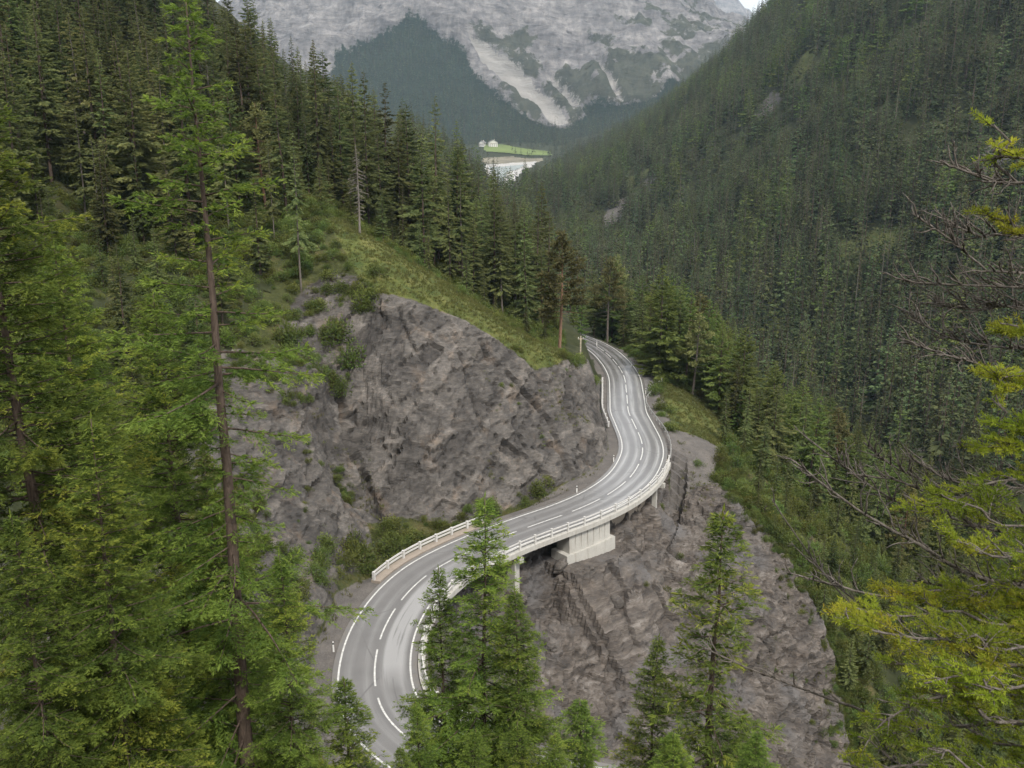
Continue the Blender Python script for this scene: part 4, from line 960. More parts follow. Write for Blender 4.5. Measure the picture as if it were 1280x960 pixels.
hero('hero_c', 590, 905, 20.5, 'spruce top at the bottom edge between the two taller middle ones', rot=5.7, wide=1.4)
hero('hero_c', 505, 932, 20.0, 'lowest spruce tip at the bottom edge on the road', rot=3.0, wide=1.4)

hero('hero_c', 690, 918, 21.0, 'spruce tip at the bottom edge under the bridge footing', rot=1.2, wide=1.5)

# ------------------------------------------------------------------ wooded hill on the left, wood along the road: trees one by one
CLEAR = []
def ground_ok(x, y, d, s):
    u, v = proj(np.stack([x, y, h_rbf(x, y)], -1))
    bad = in_poly(x, y, CLIFF_XY) | in_poly(x, y, GRASS_XY) | in_poly(x, y, GRASS2_XY) | in_poly(x, y, APRON_XY) | in_poly(x, y, SHALE_XY) | in_poly(x, y, LAYBY_XY) | (np.abs(d) < 7.0)
    return ~bad, u, v
def poisson(n, box, rad, rng, acc):
    x = rng.uniform(box[0], box[1], n); y = rng.uniform(box[2], box[3], n); d = np.full(n, 99.); s = np.zeros(n); m = (y < 240)
    d[m], s[m] = road_coords(x[m], y[m]); ok, u, v = ground_ok(x, y, d, s); out = []
    for i in np.nonzero(ok & acc(x, y, u, v))[0]:
        r = rad(x[i], y[i])
        if all((x[i] - a) ** 2 + (y[i] - b) ** 2 > r * r for a, b in out[-1500:]): out.append((x[i], y[i]))
    return np.array(out)
rng = np.random.default_rng(77)
WOOD = []   # (x, y, height, kind, name, label, group)
L_HILL = 'spruce in the dense wood on the steep hill at left'; L_RIDGE = 'tall dark spruce on the wooded ridge above the cliff'; L_ROAD = 'spruce in the wood along the far road, right of the bend'; L_GORGE = 'tree on the steep gorge side below the grass knoll'
a = poisson(4500, (-190, 8, 118, 300), lambda x, y: 3.9 if y < 200 else 5.0, rng, lambda x, y, u, v: (u > -60) & (u < 735) & (x < 14) & ~((y < 133) & (u > 380)) & ~((u > 250) & (u < 470) & (y < 132)))
for x, y in a:
    left = x < -.25 * y
    h = rng.uniform(11, 28) * (1 if not left else .95)
    k = f'mid_{rng.integers(0, 5)}'
    if rng.random() < .14: k, h = f'thin_{rng.integers(0, 2)}', rng.uniform(14, 21)
    elif rng.random() < .14: k, h = f'young_{rng.integers(0, 3)}', rng.uniform(8, 17)
    elif rng.random() < .05: k, h = f'pine_{rng.integers(0, 2)}', rng.uniform(13, 19)
    near_edge = (y < 158) and not left
    if near_edge: h = rng.uniform(5, 11); k = f'young_{rng.integers(0, 3)}' if rng.random() < .75 else k
    WOOD.append((x, y, h, k, 'spruce_tree', L_HILL if left else L_RIDGE, 'spruces on the wooded hill'))
a = poisson(3000, (22, 110, 138, 300), lambda x, y: 3.5 if y < 220 else 5.0, rng, lambda x, y, u, v: (u < 1330) & (v > 300) & (x > 24) & (x < .62 * y - 8))
for x, y in a:
    low = (x > .27 * y) ; k = f'young_{rng.integers(0, 3)}' if rng.random() < .6 else (f'mid_{rng.integers(0, 5)}' if rng.random() < .8 else f'pine_{rng.integers(0, 2)}')
    h = rng.uniform(13, 22) if not low else rng.uniform(9, 19)
    WOOD.append((x, y, h, k, 'conifer_tree' if low else 'spruce_tree', L_GORGE if low else L_ROAD, 'trees along the far road and gorge'))
a = poisson(400, (-90, -24, 62, 120), lambda x, y: 6.0, rng, lambda x, y, u, v: (u > -120) & (u < 330))
for x, y in a: WOOD.append((x, y, rng.uniform(7, 15), f'mid_{rng.integers(0, 5)}' if rng.random() < .6 else f'young_{rng.integers(0, 3)}', 'spruce_tree', L_HILL, 'spruces on the wooded hill'))
a = poisson(700, (34, 85, 92, 142), lambda x, y: 3.4, rng, lambda x, y, u, v: (u > 890) & (u < 1300) & (rng.random(len(x)) < .6))
for x, y in a: WOOD.append((x, y, rng.uniform(4, 10), f'young_{rng.integers(0, 3)}' if rng.random() < .6 else f'mid_{rng.integers(0, 5)}', 'spruce_tree', L_GORGE, 'trees along the far road and gorge'))
WOOD.sort(key=lambda t: -t[2] / math.hypot(t[0], t[1]))
zz = h_core(np.array([t[0] for t in WOOD]), np.array([t[1] for t in WOOD]))
NIND = 285
LOOK = {'mid_0': 'full', 'mid_1': 'slim', 'mid_2': 'broad', 'mid_3': 'narrow', 'mid_4': 'ragged', 'young_0': 'pale bushy', 'young_1': 'pale slim', 'young_2': 'pale broad', 'thin_0': 'thin sparse', 'thin_1': 'thin olive', 'pine_0': 'orange stemmed', 'pine_1': 'olive crowned'}
def say(t):
    x, y, h, k = t[:4]; u, v = proj(np.array([x, y, 0.0 + h_rbf(np.array([x]), np.array([y]))[0] + h * .6])); size = 'tall' if h > 20 else ('small' if h < 11 else 'medium'); sp = 'pine' if k.startswith('pine') else 'spruce'
    if x < 14:
        where = ('at the far left edge' if u < 60 else 'left of reddish trunk' if u < 250 else 'right of reddish trunk' if u < 330 else 'above the rock buttress' if u < 430 else 'behind the dead tree' if u < 500 else 'behind the grass bank' if u < 600 else 'near the cliff end')
        row = 'low on the hill' if y < 150 else 'on the hill' if y < 185 else 'high on the hill' if y < 225 else 'at the back'
    else:
        where = ('by the crest of the road' if u < 800 else 'behind the lay-by' if u < 860 else 'behind the gravel apron' if u < 940 else 'on the gorge side' if u < 1040 and y > 142 else 'beside the rock slope' if y <= 142 else 'low in the gorge')
        row = 'in the front row' if y < 185 else 'in the second row' if y < 225 else 'farther back'
    return f'{size} {LOOK[k]} {sp} {row} {where}'
LAB = [say(t) for t in WOOD[:NIND]]
for lab in set(LAB):
    ix = sorted([i for i in range(NIND) if LAB[i] == lab], key=lambda i: WOOD[i][0] / WOOD[i][1])
    if len(ix) > 1:
        for j, i in enumerate(ix): LAB[i] = lab + ', ' + (['left', 'right'][j] + ' of two' if len(ix) == 2 else (['leftmost', 'second', 'third', 'fourth', 'fifth', 'sixth'][min(j, 5)] + (' from left' if j else '') if j < len(ix) - 1 else 'rightmost'))
for (t, z), lab_ in list(zip(zip(WOOD, zz), LAB)):
    plant(t[3], 'pine_tree' if t[3].startswith('pine') else 'spruce_tree', t[0], t[1], t[2], lab_, 'tree', t[6], float(z), None, rng.uniform(1.0, 1.35), (rng.normal() * .02, rng.normal() * .02))
rest = list(zip(WOOD, zz))[NIND:]
if rest:
    hs = np.array([t[2] for t, z in rest]) / 22.0
    scatter('forest', np.array([(t[0], t[1], z - .1) for t, z in rest]), rng.uniform(0, 6.28, len(rest)), np.stack([hs, hs, hs], -1), rng.integers(0, 5, len(rest)), MIDP, label='mass of dark spruces deeper in the wood behind the road', category='forest')

# landmark trees
def land(kind, name, u, vb, vt, Y, label, wide=1.0, rot=0.0):
    b = P(u, vb, Y); t = P(u, vt, Y); z = float(h_core(b[:1], b[1:2])[0]); return plant(kind, name, b[0], Y, t[2] - z, label, 'tree', None, z, rot, wide)
land('dead_0', 'dead_tree', 450, 300, 180, 131, 'grey dead tree with bare drooping twigs on the crest above the cliff', 1.0, 1.0)
land('pine_0', 'pine_tree', 700, 445, 288, 133, 'orange trunked pine with thin crown at the cliff edge', 1.25, .5)
land('thin_0', 'spruce_tree', 379, 400, 165, 117, 'thin bare stemmed spruce above the left end of the cliff', .8, .2)
land('thin_1', 'spruce_tree', 345, 330, 175, 128, 'thin straggly spruce left of the bare stemmed one', .7, 1.2)
land('mid_0', 'spruce_tree', 462, 300, 88, 150, 'tall spruce behind the grey dead tree', 1.0, .2)
land('mid_2', 'spruce_tree', 530, 325, 170, 150, 'pale broad spruce on the ridge right of the grey dead tree', 1.05, 1.2)
land('mid_1', 'spruce_tree', 548, 330, 120, 172, 'tall dark spruce on the skyline in the middle of the ridge', 1.0, 2.2)
land('mid_4', 'spruce_tree', 575, 350, 150, 176, 'tall dark spruce just right of the skyline one', .9, 3.2)
land('mid_0', 'spruce_tree', 617, 395, 210, 165, 'nearly black spruce against the white river bar', 1.0, 4.2)
land('mid_3', 'spruce_tree', 655, 410, 245, 168, 'slim green spruce left of the orange trunked pine', 1.1, 5.2)
land('mid_1', 'spruce_tree', 400, 250, 50, 165, 'tall spruce on the shoulder of the left hill', 1.0, .9)
land('mid_4', 'spruce_tree', 430, 260, 95, 168, 'spruce between the shoulder and the grey dead tree', 1.0, 2.9)
land('young_2', 'spruce_tree', 922, 560, 488, 150, 'bright green young spruce beside the gravel apron', 1.0, 1.0)
land('pine_1', 'pine_tree', 760, 430, 322, 205, 'light crowned pine beyond the top of the road', 1.1, 2.0)
land('young_0', 'spruce_tree', 845, 490, 362, 178, 'light green spruce right of the lay-by', 1.2, .4)
land('young_1', 'spruce_tree', 880, 505, 372, 178, 'tallest light green spruce at the edge of the roadside wood', 1.1, 2.4)
land('young_0', 'spruce_tree', 716, 440, 375, 190, 'small spruce left of the crest of the road', 1.2, 1.4)
land('young_1', 'spruce_tree', 726, 436, 372, 203, 'spruce behind the wooden pole near the road crest', 1.1, 3.4)
land('mid_2', 'spruce_tree', 742, 432, 345, 217, 'dark spruce where the road passes out of sight', 1.2, .6)
land('young_2', 'spruce_tree', 752, 430, 362, 224, 'light spruce closing the view at the end of the road', 1.2, 2.1)
land('mid_0', 'spruce_tree', 770, 430, 335, 228, 'full dark spruce right of the road end', 1.2, 2.1)
# ------------------------------------------------------------------ masses of trees far off
CLEARINGS = [P(*t[:3]) for t in ()]
def far_forest():
    rng = np.random.default_rng(9); out = []
    for (y0, y1, dens, ) in ((190, 600, 1 / 25.), (600, 1150, 1 / 33.), (1150, 2350, 1 / 62.)):
        X0, X1 = 60, 900 if y0 > 1000 else 620
        n = int((y1 - y0) * (X1 - X0) * dens); x = rng.uniform(X0, X1, n); y = rng.uniform(y0, y1, n)
        k = (x < .62 * y + 30) & ((x > 100) | ((y > 420) & (x > 88)) | ((y > 800) & (x > 75 - (y - 800) * .1)))
        x, y = x[k], y[k]; out.append(np.stack([x, y], -1))
    xa = rng.uniform(-90, 105, 5200); ya = rng.uniform(300, 1500, 5200); ka = (ya < 900) | (rng.random(5200) < .6); out.append(np.stack([xa[ka], ya[ka]], -1))
    q = np.concatenate(out); x, y = q.T; z = h_rbf(x, y); u, v = proj(np.stack([x, y, z], -1))
    p = np.stack([x, y, z], -1).astype(np.float32); rn = fbm(p * .02, 4, .55, 77); keep = (u > 500) & (u < 1340) & (v > -90)
    keep &= rng.random(len(x)) < np.clip(.9 + 1.0 * fbm(p * .018, 3, .5, 5), .12, 1)
    for (uu, vv, yy, r) in ((815, 228, 800, 11), (735, 262, 880, 8), (1255, 215, 430, 10), (950, 155, 760, 14), (905, 95, 1540, 60), (1165, 560, 262, 7), (850, 190, 980, 20), (775, 265, 780, 13), (762, 285, 720, 8),
                           (1080, 325, 440, 15), (1180, 300, 390, 9), (1000, 250, 600, 20), (1000, 130, 760, 16), (1230, 130, 470, 10), (800, 232, 840, 14)):
        c = P(uu, vv, yy); dist = np.hypot(x - c[0], (y - c[1]) * .6) / r + rn * 1.2
        keep &= ~((dist < .75) & (rng.random(len(x)) < .9))
    bare = (y > 1180) & (z > 43 + .105 * y); keep &= ~(bare & (rng.random(len(x)) < .8))
    valley = (y > 1380) & (x < .10 * y); keep &= ~valley
    keep &= ~((x < 118) & (y < 300)); keep &= ~in_poly(u, v, [(600, 200), (690, 196), (665, 225), (650, 252), (625, 252), (600, 240)])
    x, y, z = x[keep], y[keep], h_rbf(x[keep], y[keep]); n = len(x)
    far = sm(200, 600, y); z = z + far * 0
    p = np.stack([x, y, z], -1).astype(np.float32)
    z = z + (fbm(p * 0.012, 5, .55, 8, True) * 9 * sm(0, 60, z + 30) * (1 - sm(1350, 1500, y) * (x < 260))) * far - .4
    h = rng.uniform(.7, 1.6, n) * (1 + .25 * fbm(p * .01, 2, .5, 3)) * np.where(y > 1000, .85, 1.0); w = h * rng.uniform(.85, 1.35, n)
    pick = rng.integers(0, 4, n); pick[rng.random(n) < .03] = 4; pick[(rng.random(n) < .5) & (fbm(p * .02, 3, .5, 64) > .28)] = 5; pick[rng.random(n) < .05] = 5
    scatter('mountain_forest', np.stack([x, y, z], -1), rng.uniform(0, 6.28, n), np.stack([w, w, h], -1), pick, FAR, label='dark conifer forest covering the mountainside on the right', category='forest')
    # apron forest of the far mountain and valley woods
    V, fo, u, v = FARM; k = np.nonzero((fo > .5) & (u > 380) & (u < 960) & (V[:, 1] < 3400))[0]; k = rng.choice(k, min(len(k), 11000), replace=False)
    p = V[k] + np.c_[rng.uniform(-5, 5, (len(k), 2)), np.full(len(k), -1.0)]
    x = rng.uniform(-330, 420, 2600); y = rng.uniform(1450, 2560, 2600); u, v = proj(np.stack([x, y, h_rbf(x, y)], -1))
    ok = ~in_poly(u, v, [(596, 192), (610, 186), (640, 181), (700, 190), (705, 200), (690, 205), (680, 212), (650, 250), (612, 240), (600, 205)]) & (u > 520) & (u < 760)
    ok |= (u > 636) & (u < 694) & (v > 187) & (v < 199) & (rng.random(len(u)) < .25)
    ok &= ~((v < 187) & (u < 700) & (u > 600) & (y < 2400)); x, y = x[ok], y[ok]
    p = np.concatenate([p, np.stack([x, y, h_rbf(x, y) - .5], -1)]); n = len(p); h = rng.uniform(.7, 1.6, n)
    scatter('valley_forest', p, rng.uniform(0, 6.28, n), np.stack([h, h, h], -1), rng.integers(0, 2, n), TINY, label='bluish forest on the skirt of the far mountain', category='forest')
far_forest()

# ------------------------------------------------------------------ boulders on the rock slope
def boulder(u, v, Y, r, label, seed):
    import bmesh
    bm = bmesh.new(); bmesh.ops.create_icosphere(bm, subdivisions=3, radius=1.0); co = np.array([q.co for q in bm.verts]); val, bd = worley(co * 1.3 + seed * 7.3, seed); nn = co * (1 + .16 * val + .1 * fbm(co * 2 + seed, 3, .5, seed))[:, None] * np.array([1.25, .95, .72])
    for q, c in zip(bm.verts, nn): q.co = c
    me = bpy.data.meshes.new('boulder'); bm.to_mesh(me); bm.free(); me.materials.append(M_GROUND)
    for an, av in (('tone', .3), ('rock', 1.0), ('shale', .4), ('grass', 0.), ('gravel', 0.)):
        at = me.attributes.new(an, 'FLOAT', 'POINT'); at.data.foreach_set('value', np.full(len(me.vertices), av, np.float32))
    p = P(u, v, Y); z = float(h_core(p[:1], p[1:2])[0]); o = obj('boulder', me, loc=(p[0], p[1], z + r * .12), label=label, category='boulder', group='boulders on the rock slope'); o.scale = (r, r, r); o.rotation_euler = (seed * .3, seed * .2, seed * 1.3)
for k, (u, v, Y, r, lab) in enumerate(((815, 715, 101, 1.5, 'large pale boulder sticking out of the rock slope right of the bridge footing'), (845, 740, 99, 1.0, 'blocky boulder just below the large pale one'), (700, 745, 94, .9, 'angular boulder under the left corner of the bridge footing'), (875, 650, 113, .9, 'boulder on the slope below the gravel apron'), (770, 770, 93, .8, 'small boulder in the middle of the rock slope'),
        (930, 745, 104, 1.1, 'boulder right of the narrow open spruce'), (960, 820, 97, .9, 'low boulder on the grey scree at the lower right'), (690, 810, 86, .9, 'dark boulder low on the slope beside the spruce tops'))):
    boulder(u, v, Y, r, lab, k + 1)

# ------------------------------------------------------------------ shrubs, undergrowth and grass
def bush_at(u, v, Y, r, label, k=0, hgt=1.0, group='shrubs around the cliff', zz=None):
    p = P(u, v, Y) if zz is None else G(u, v, zz); z = float(h_core(p[:1], p[1:2])[0])
    o = plant(f'bush_{k}', 'shrub', p[0], p[1], 1.1 * r, label, 'shrub', group, z); o.scale = (r, r, r * hgt)
bush_at(455, 692, 89, 2.6, 'large green shrub behind the left end of the white railing', 1, 1.0)
bush_at(490, 672, 94, 2.4, 'green shrub behind the middle of the white railing', 1, 1.0)
bush_at(520, 660, 97, 1.7, 'brownish shrub at the foot of the cliff by the railing end', 0, .9)
bush_at(430, 700, 86, 1.8, 'low shrub between the rock and the first railing post', 1, .9)
bush_at(470, 705, 89, 1.0, 'yellowish shrub pressed against the white railing', 2, .9)
bush_at(440, 430, 112, 2.3, 'dark hanging shrub at the upper left corner of the cliff', 0, 1.3)
bush_at(455, 390, 116, 2.2, 'olive shrub on the crest above the cliff corner', 2, 1.2)
bush_at(420, 400, 113, 2.6, 'broad green shrub above the rock buttress', 2, 1.2)
bush_at(395, 440, 105, 1.8, 'shrub crowning the rock buttress', 0, 1.1)
bush_at(425, 470, 109, 1.7, 'shrub in the gully between buttress and cliff', 1, 1.3)
bush_at(470, 350, 120, 1.8, 'round shrub at the tip of the grass bank', 0, 1.0)
bush_at(360, 430, 107, 2.2, 'shrub on the ledge left of the buttress', 2, 1.1)
bush_at(838, 512, 0, 1.5, 'dark round shrub on the grass knoll', 0, .9, zz=.2)
bush_at(745, 470, 0, 1.2, 'shrub in the notch of the cliff corner by the road', 1, 1.2, zz=3)
for k, (u, v, Y, r, lab) in enumerate(((872, 592, 124, 1.1, 'low shrub at the edge of the gravel apron'), (905, 612, 121, 1.5, 'green shrub on the rim of the rock slope below the apron'), (935, 632, 118, 1.8, 'broad shrub on the rim of the rock slope, above the dead limb'), (965, 655, 116, 1.6, 'olive shrub on the rim right of the narrow open spruce'),
        (990, 690, 113, 2.0, 'large shrub where the rock slope rim steepens'), (1015, 730, 110, 1.6, 'shrub on the rim behind the dead twigs'), (1040, 780, 106, 2.1, 'shrub on the rim behind the yellowish foreground spray'), (1055, 840, 101, 1.8, 'dark shrub low on the rim of the rock slope'), (850, 690, 106, .8, 'small tuft of green shrub in the middle of the rock slope'), (790, 690, 103, .7, 'small shrub right of the bridge footing'), (825, 620, 116, .8, 'shrub under the outer end of the bridge'))):
    bush_at(u, v, Y, r, lab, k % 3, .9, 'shrubs on the rock slope')
rng = np.random.default_rng(31)
def stuff_points(n, box, acc):
    x = rng.uniform(box[0], box[1], n); y = rng.uniform(box[2], box[3], n); d = np.full(n, 99.); s = np.zeros(n); m = (y < 240) & (y > 35)
    d[m], s[m] = road_coords(x[m], y[m]); z = h_core(x, y); u, v = proj(np.stack([x, y, z], -1)); k = acc(x, y, u, v, d) & (np.abs(d) > 5.0)
    return np.stack([x, y, z], -1)[k]
cl = lambda x, y: in_poly(x, y, CLIFF_XY) | in_poly(x, y, SHALE_XY) | in_poly(x, y, APRON_XY) | in_poly(x, y, LAYBY_XY)
p1_ = stuff_points(15000, (-150, 10, 60, 220), lambda x, y, u, v, d: ~cl(x, y) & ~in_poly(x, y, GRASS_XY) & (u > -80) & (u < 740) & ((d < -7) | (d > 50)))
p2_ = stuff_points(6500, (24, 115, 70, 260), lambda x, y, u, v, d: ~cl(x, y) & ~in_poly(x, y, GRASS2_XY) & (u > 780) & (u < 1340))
p3_ = stuff_points(2200, (-26, 45, 60, 150), lambda x, y, u, v, d: (in_poly(x, y, SHALE_XY) | in_poly(x, y, CLIFF_XY)) & (fbm(np.stack([x, y, x * 0], -1) * .16, 3, .5, 4) > .22))
p4_ = stuff_points(700, (-32, 12, 104, 150), lambda x, y, u, v, d: in_poly(x, y, GRASS_XY) & (fbm(np.stack([x, y, x * 0], -1) * .2, 3, .5, 6) > .25))
rim_, _s0 = catmull([P(*q)[:2] for q in ((868, 588, 125), (905, 612, 121.5), (937, 642, 117), (982, 700, 112), (1025, 790, 104), (1052, 880, 96.5), (1065, 955, 90))], .25)
rim_ = np.repeat(rim_, 5, 0) + rng.normal(0, 2.0, (len(rim_) * 5, 2)) + np.array([.8, .8]); rim_ = rim_[~in_poly(rim_[:, 0], rim_[:, 1], [tuple(q) for q in np.array(APRON_XY)])]; p4_ = np.concatenate([p4_, np.c_[rim_, h_core(rim_[:, 0], rim_[:, 1])]])
lft = stuff_points(1500, (-33, -19, 62, 118), lambda x, y, u, v, d: in_poly(x, y, CLIFF_XY) & (u < 440) & (fbm(np.stack([x, y, x * 0], -1) * .22, 3, .5, 8) > .08)); p4_ = np.concatenate([p4_, lft])
pp_ = np.concatenate([p1_, p2_, p3_, p4_]); n = len(pp_)
sc = np.concatenate([rng.uniform(.35, 1.5, len(p1_)) ** 1.2, rng.uniform(.6, 2.0, len(p2_)), rng.uniform(.2, .6, len(p3_)), rng.uniform(.3, .9, len(p4_))])
scatter('undergrowth', pp_, rng.uniform(0, 6.28, n), np.stack([sc, sc, sc * rng.uniform(.7, 1.2, n)], -1), rng.integers(0, 3, n), BUSHP, label='mixed low shrubs and saplings under the trees', category='undergrowth')
g = stuff_points(30000, (-36, 48, 100, 172), lambda x, y, u, v, d: (in_poly(x, y, GRASS_XY) | in_poly(x, y, GRASS2_XY)))
g2 = stuff_points(9000, (-33, 47, 53, 150), lambda x, y, u, v, d: ~cl(x, y) & (d < 0) & (d > -40) & (u > 380))
g3 = stuff_points(12000, (-27, 46, 64, 150), lambda x, y, u, v, d: cl(x, y) & (np.abs(d) > 5.5) & (fbm(np.stack([x, y, x * 0], -1) * .2, 3, .5, 14) > .3))
g = np.concatenate([g, g2, g3]); n = len(g); sc = rng.uniform(.5, 1.3, n)
scatter('grass', g, rng.uniform(0, 6.28, n), np.stack([sc, sc, sc], -1), rng.integers(0, 3, n), TUFT, label='yellowish green grass on the bank above the cliff and knoll', category='grass')
# ------------------------------------------------------------------ foreground spruce at the right edge: limbs reaching into view
def needles(segs, rng, dens=720, ln=(.014, .024), wd=.004):
    p = np.array([s[0] for s in segs]); d = unit(np.array([s[1] for s in segs])); l = np.array([s[2] for s in segs]); tp = np.array([s[3] for s in segs])
    n = np.maximum(4, (l * dens).astype(int)); i = np.repeat(np.arange(len(segs)), n); t = np.concatenate([np.linspace(0, 1, k) for k in n])
    rad = rng.normal(size=(len(i), 3)) + np.array([0, 0, .35]); rad = unit(rad - d[i] * (rad * d[i]).sum(-1, keepdims=True))
    dd = unit(d[i] * rng.uniform(.45, .9, (len(i), 1)) + rad)
    Q = kites(p[i] + d[i] * (l[i] * t)[:, None], dd, rng.uniform(*ln, len(i)), wd, rng, False, .4, 0)
    return Q, np.repeat(np.clip(tp[i] + rng.normal(0, .06, len(i)) + .12 * t, 0, 1), 4)
def kinked(p, d, l, rng, n=5, amp=.10, grav=0.0):
    pts = [np.array(p)]; d = unit(np.array(d))
    for k in range(n): d = unit(d + rng.normal(0, amp, 3) + np.array([0, 0, grav])); pts.append(pts[-1] + d * l / n)
    return np.array(pts)
FG = obj('spruce_tree', None, loc=P(1600, 960, 3.9) + np.array([0, 0, -3]), label='close spruce at the right edge with yellow green needles and dead twigs', category='tree')
FO = np.array(FG.location)
tr = MB().tube([(0, 0, -3), (0, 0, 3), (.05, 0, 6), (0, .05, 9)], [.2, .17, .13, .06], 12); obj('trunk', tr.data('trunk', M_BARK, True), FG)
def limb(pts, r0, live=(), seed=0, tone=.4, l2=.27, dead_d=10, live_d=24, bare=True, l2dead=.3, sag=-.12):
    """limb through (u,v,Y) points from the trunk outward; live = list of (t0,t1) stretches with needles"""
    pts = [(a, b, c * .74) for a, b, c in pts]; rng = np.random.default_rng(seed); base = FO.copy(); p0 = P(*pts[0]); root = np.array([FO[0], FO[1], p0[2] - .12 + .0])
    ctrl = [root] + [P(*q) for q in pts]; C, S = catmull(ctrl, .015); L = S[-1]; S = S / L
    C = C + np.cumsum(rng.normal(0, .0012, C.shape), 0)
    mb = MB(); k = np.linspace(0, len(C) - 1, max(8, int(L / .06))).astype(int); mb.tube(list(C[k] - FO), np.interp(S[k], [0, 1], [r0, .0035]), 7)
    segs = []; fwd = unit(np.gradient(C, axis=0))
    def at(t): i = min(len(C) - 1, int(t * (len(C) - 1))); return C[i], fwd[i]
    tin = 1 - np.linalg.norm(C[-1] - ctrl[1]) / L
    for t in rng.uniform(max(.05, tin - .05), 1, int(L * dead_d * (1 if bare else .3))):
        if any(a <= t <= b for a, b in live) and rng.random() < .75: continue
        p, f = at(t); sd = unit(np.cross(f, (0, 0, 1))) * rng.choice((-1, 1)); d = f * .6 + sd * rng.uniform(.1, .7) + np.array([0, 0, rng.uniform(-.15, .8)])
        l = l2dead * .8 * rng.uniform(.3, 1.1) * (1.15 - t * .6); q = kinked(p, d, l, rng, 5, .2); mb.tube(list(q - FO), np.linspace(.0045, .0016, 6), 4)
        for _ in range(rng.integers(1, 5)):
            j = rng.integers(1, 5); e = kinked(q[j], unit(q[j] - q[j - 1]) + rng.normal(0, .6, 3), l * rng.uniform(.15, .4), rng, 3, .25); mb.tube(list(e - FO), np.linspace(.0024, .001, 4), 3)
    for (a, b) in live:
        for j, t in enumerate(np.sort(rng.uniform(a, b, int((b - a) * L * live_d)))):
            p, f = at(t); sd = unit(np.cross(f, (0, 0, 1))) * (1 if j % 2 else -1); d = f * .75 + sd * rng.uniform(.35, 1.0) + np.array([0, 0, rng.uniform(-.1, .3)])
            l = l2 * rng.uniform(.55, 1.1) * (1.1 - .7 * (t - a) / (b - a + 1e-6)); n = max(4, int(l / .035)); q = kinked(p, d, l, rng, n, .09, sag * .2)
            mb.tube(list(q - FO), np.linspace(.0045, .0018, n + 1), 4); tb = tone + rng.normal(0, .17)
            for i in range(1, n):
                if i > n * .25: segs.append((q[i], q[i + 1] - q[i], np.linalg.norm(q[i + 1] - q[i]), tb + .1 * i / n))
                f2 = unit(q[i + 1] - q[i]); s2 = unit(np.cross(f2, (0, 0, 1)))
                for sg in (-1, 1):
                    if rng.random() < .6:
                        l3 = rng.uniform(.04, .12) * (1.2 - .6 * i / n); e = kinked(q[i], f2 * .8 + s2 * sg * rng.uniform(.6, 1.0) + np.array([0, 0, rng.uniform(-.15, .35)]), l3, rng, 2, .12)
                        mb.tube(list(e - FO), [.002, .0016, .001], 3)
                        for m in range(2): segs.append((e[m], e[m + 1] - e[m], l3 / 2, tb + .14 + .1 * rng.random()))
            segs.append((q[-1], q[-1] - q[-2], .03, tb + .25))
    o = obj('branch', mb.data('branch', M_TWIG, True), FG)
    if segs:
        Q, T = needles(segs, rng); obj('needles', quads_mesh('needles', Q - FO, M_FOL_FG, T), o)
limb([(1290, 722, 4.8), (1140, 664, 4.7), (1050, 610, 4.65), (984, 560, 4.6)], .022, [(.30, .52)], 1, .42, .26, 16, 26, l2dead=.38)
limb([(1290, 690, 5.2), (1200, 640, 5.2), (1130, 600, 5.2), (1060, 588, 5.2)], .016, [(.25, .62)], 2, .35, .3, 16, 24)
limb([(1290, 600, 4.9), (1200, 625, 4.8), (1150, 645, 4.7)], .014, [(.35, 1)], 3, .4, .26, 3, 30)
limb([(1290, 830, 4.4), (1180, 800, 4.3), (1100, 790, 4.2), (1040, 770, 4.2)], .022, [(.25, 1)], 4, .46, .27, 6, 21)
limb([(1290, 760, 5.0), (1200, 735, 5.0), (1100, 745, 4.9), (985, 715, 4.9)], .018, [(.3, .8)], 5, .44, .32, 10, 30)
limb([(1290, 900, 4.2), (1200, 870, 4.1), (1120, 890, 4.0), (1070, 935, 4.0)], .022, [(.2, 1)], 6, .38, .27, 5, 21)
limb([(1290, 960, 4.0), (1200, 930, 3.9), (1130, 960, 3.9)], .02, [(.2, 1)], 7, .26, .34, 3, 22)
limb([(1290, 800, 5.0), (1230, 770, 5.0), (1150, 745, 5.0)], .016, [(.2, 1)], 8, .32, .27, 3, 21)
limb([(1290, 870, 4.9), (1200, 835, 4.9), (1120, 830, 4.9)], .016, [(.2, 1)], 18, .30, .27, 3, 21)
limb([(1290, 540, 5.0), (1262, 520, 5.0), (1240, 500, 5.0)], .012, [(.4, 1)], 9, .45, .2, 2, 26)
limb([(1290, 560, 4.9), (1240, 560, 4.9), (1190, 560, 4.9)], .010, [(.4, 1)], 19, .62, .16, 4, 20)
limb([(1290, 470, 4.6), (1265, 455, 4.6), (1230, 455, 4.6)], .012, [(.5, 1)], 10, .5, .18, 4, 26)
limb([(1290, 475, 4.8), (1220, 458, 4.8), (1125, 430, 4.8)], .009, [], 11, .4, .3, 16)
limb([(1290, 362, 5.0), (1200, 358, 5.0), (1125, 350, 5.0)], .012, [], 12, .4, .3, 18, l2dead=.34)
limb([(1290, 420, 4.8), (1275, 412, 4.8), (1245, 408, 4.8)], .010, [(.5, 1)], 13, .52, .16, 4, 26)
limb([(1290, 350, 4.9), (1230, 342, 4.9), (1180, 305, 4.9), (1130, 274, 4.9)], .012, [(.42, .5)], 14, .78, .14, 16, 14)
limb([(1290, 295, 4.9), (1270, 285, 4.9), (1228, 268, 4.9)], .010, [(.5, 1)], 15, .78, .14, 8, 18)
limb([(1290, 220, 4.8), (1240, 215, 4.8), (1172, 190, 4.8)], .010, [(.45, .75)], 16, .6, .14, 14, 18)
limb([(1290, 200, 4.8), (1270, 180, 4.8), (1245, 155, 4.8)], .009, [(.4, 1)], 17, .6, .14, 8, 16)
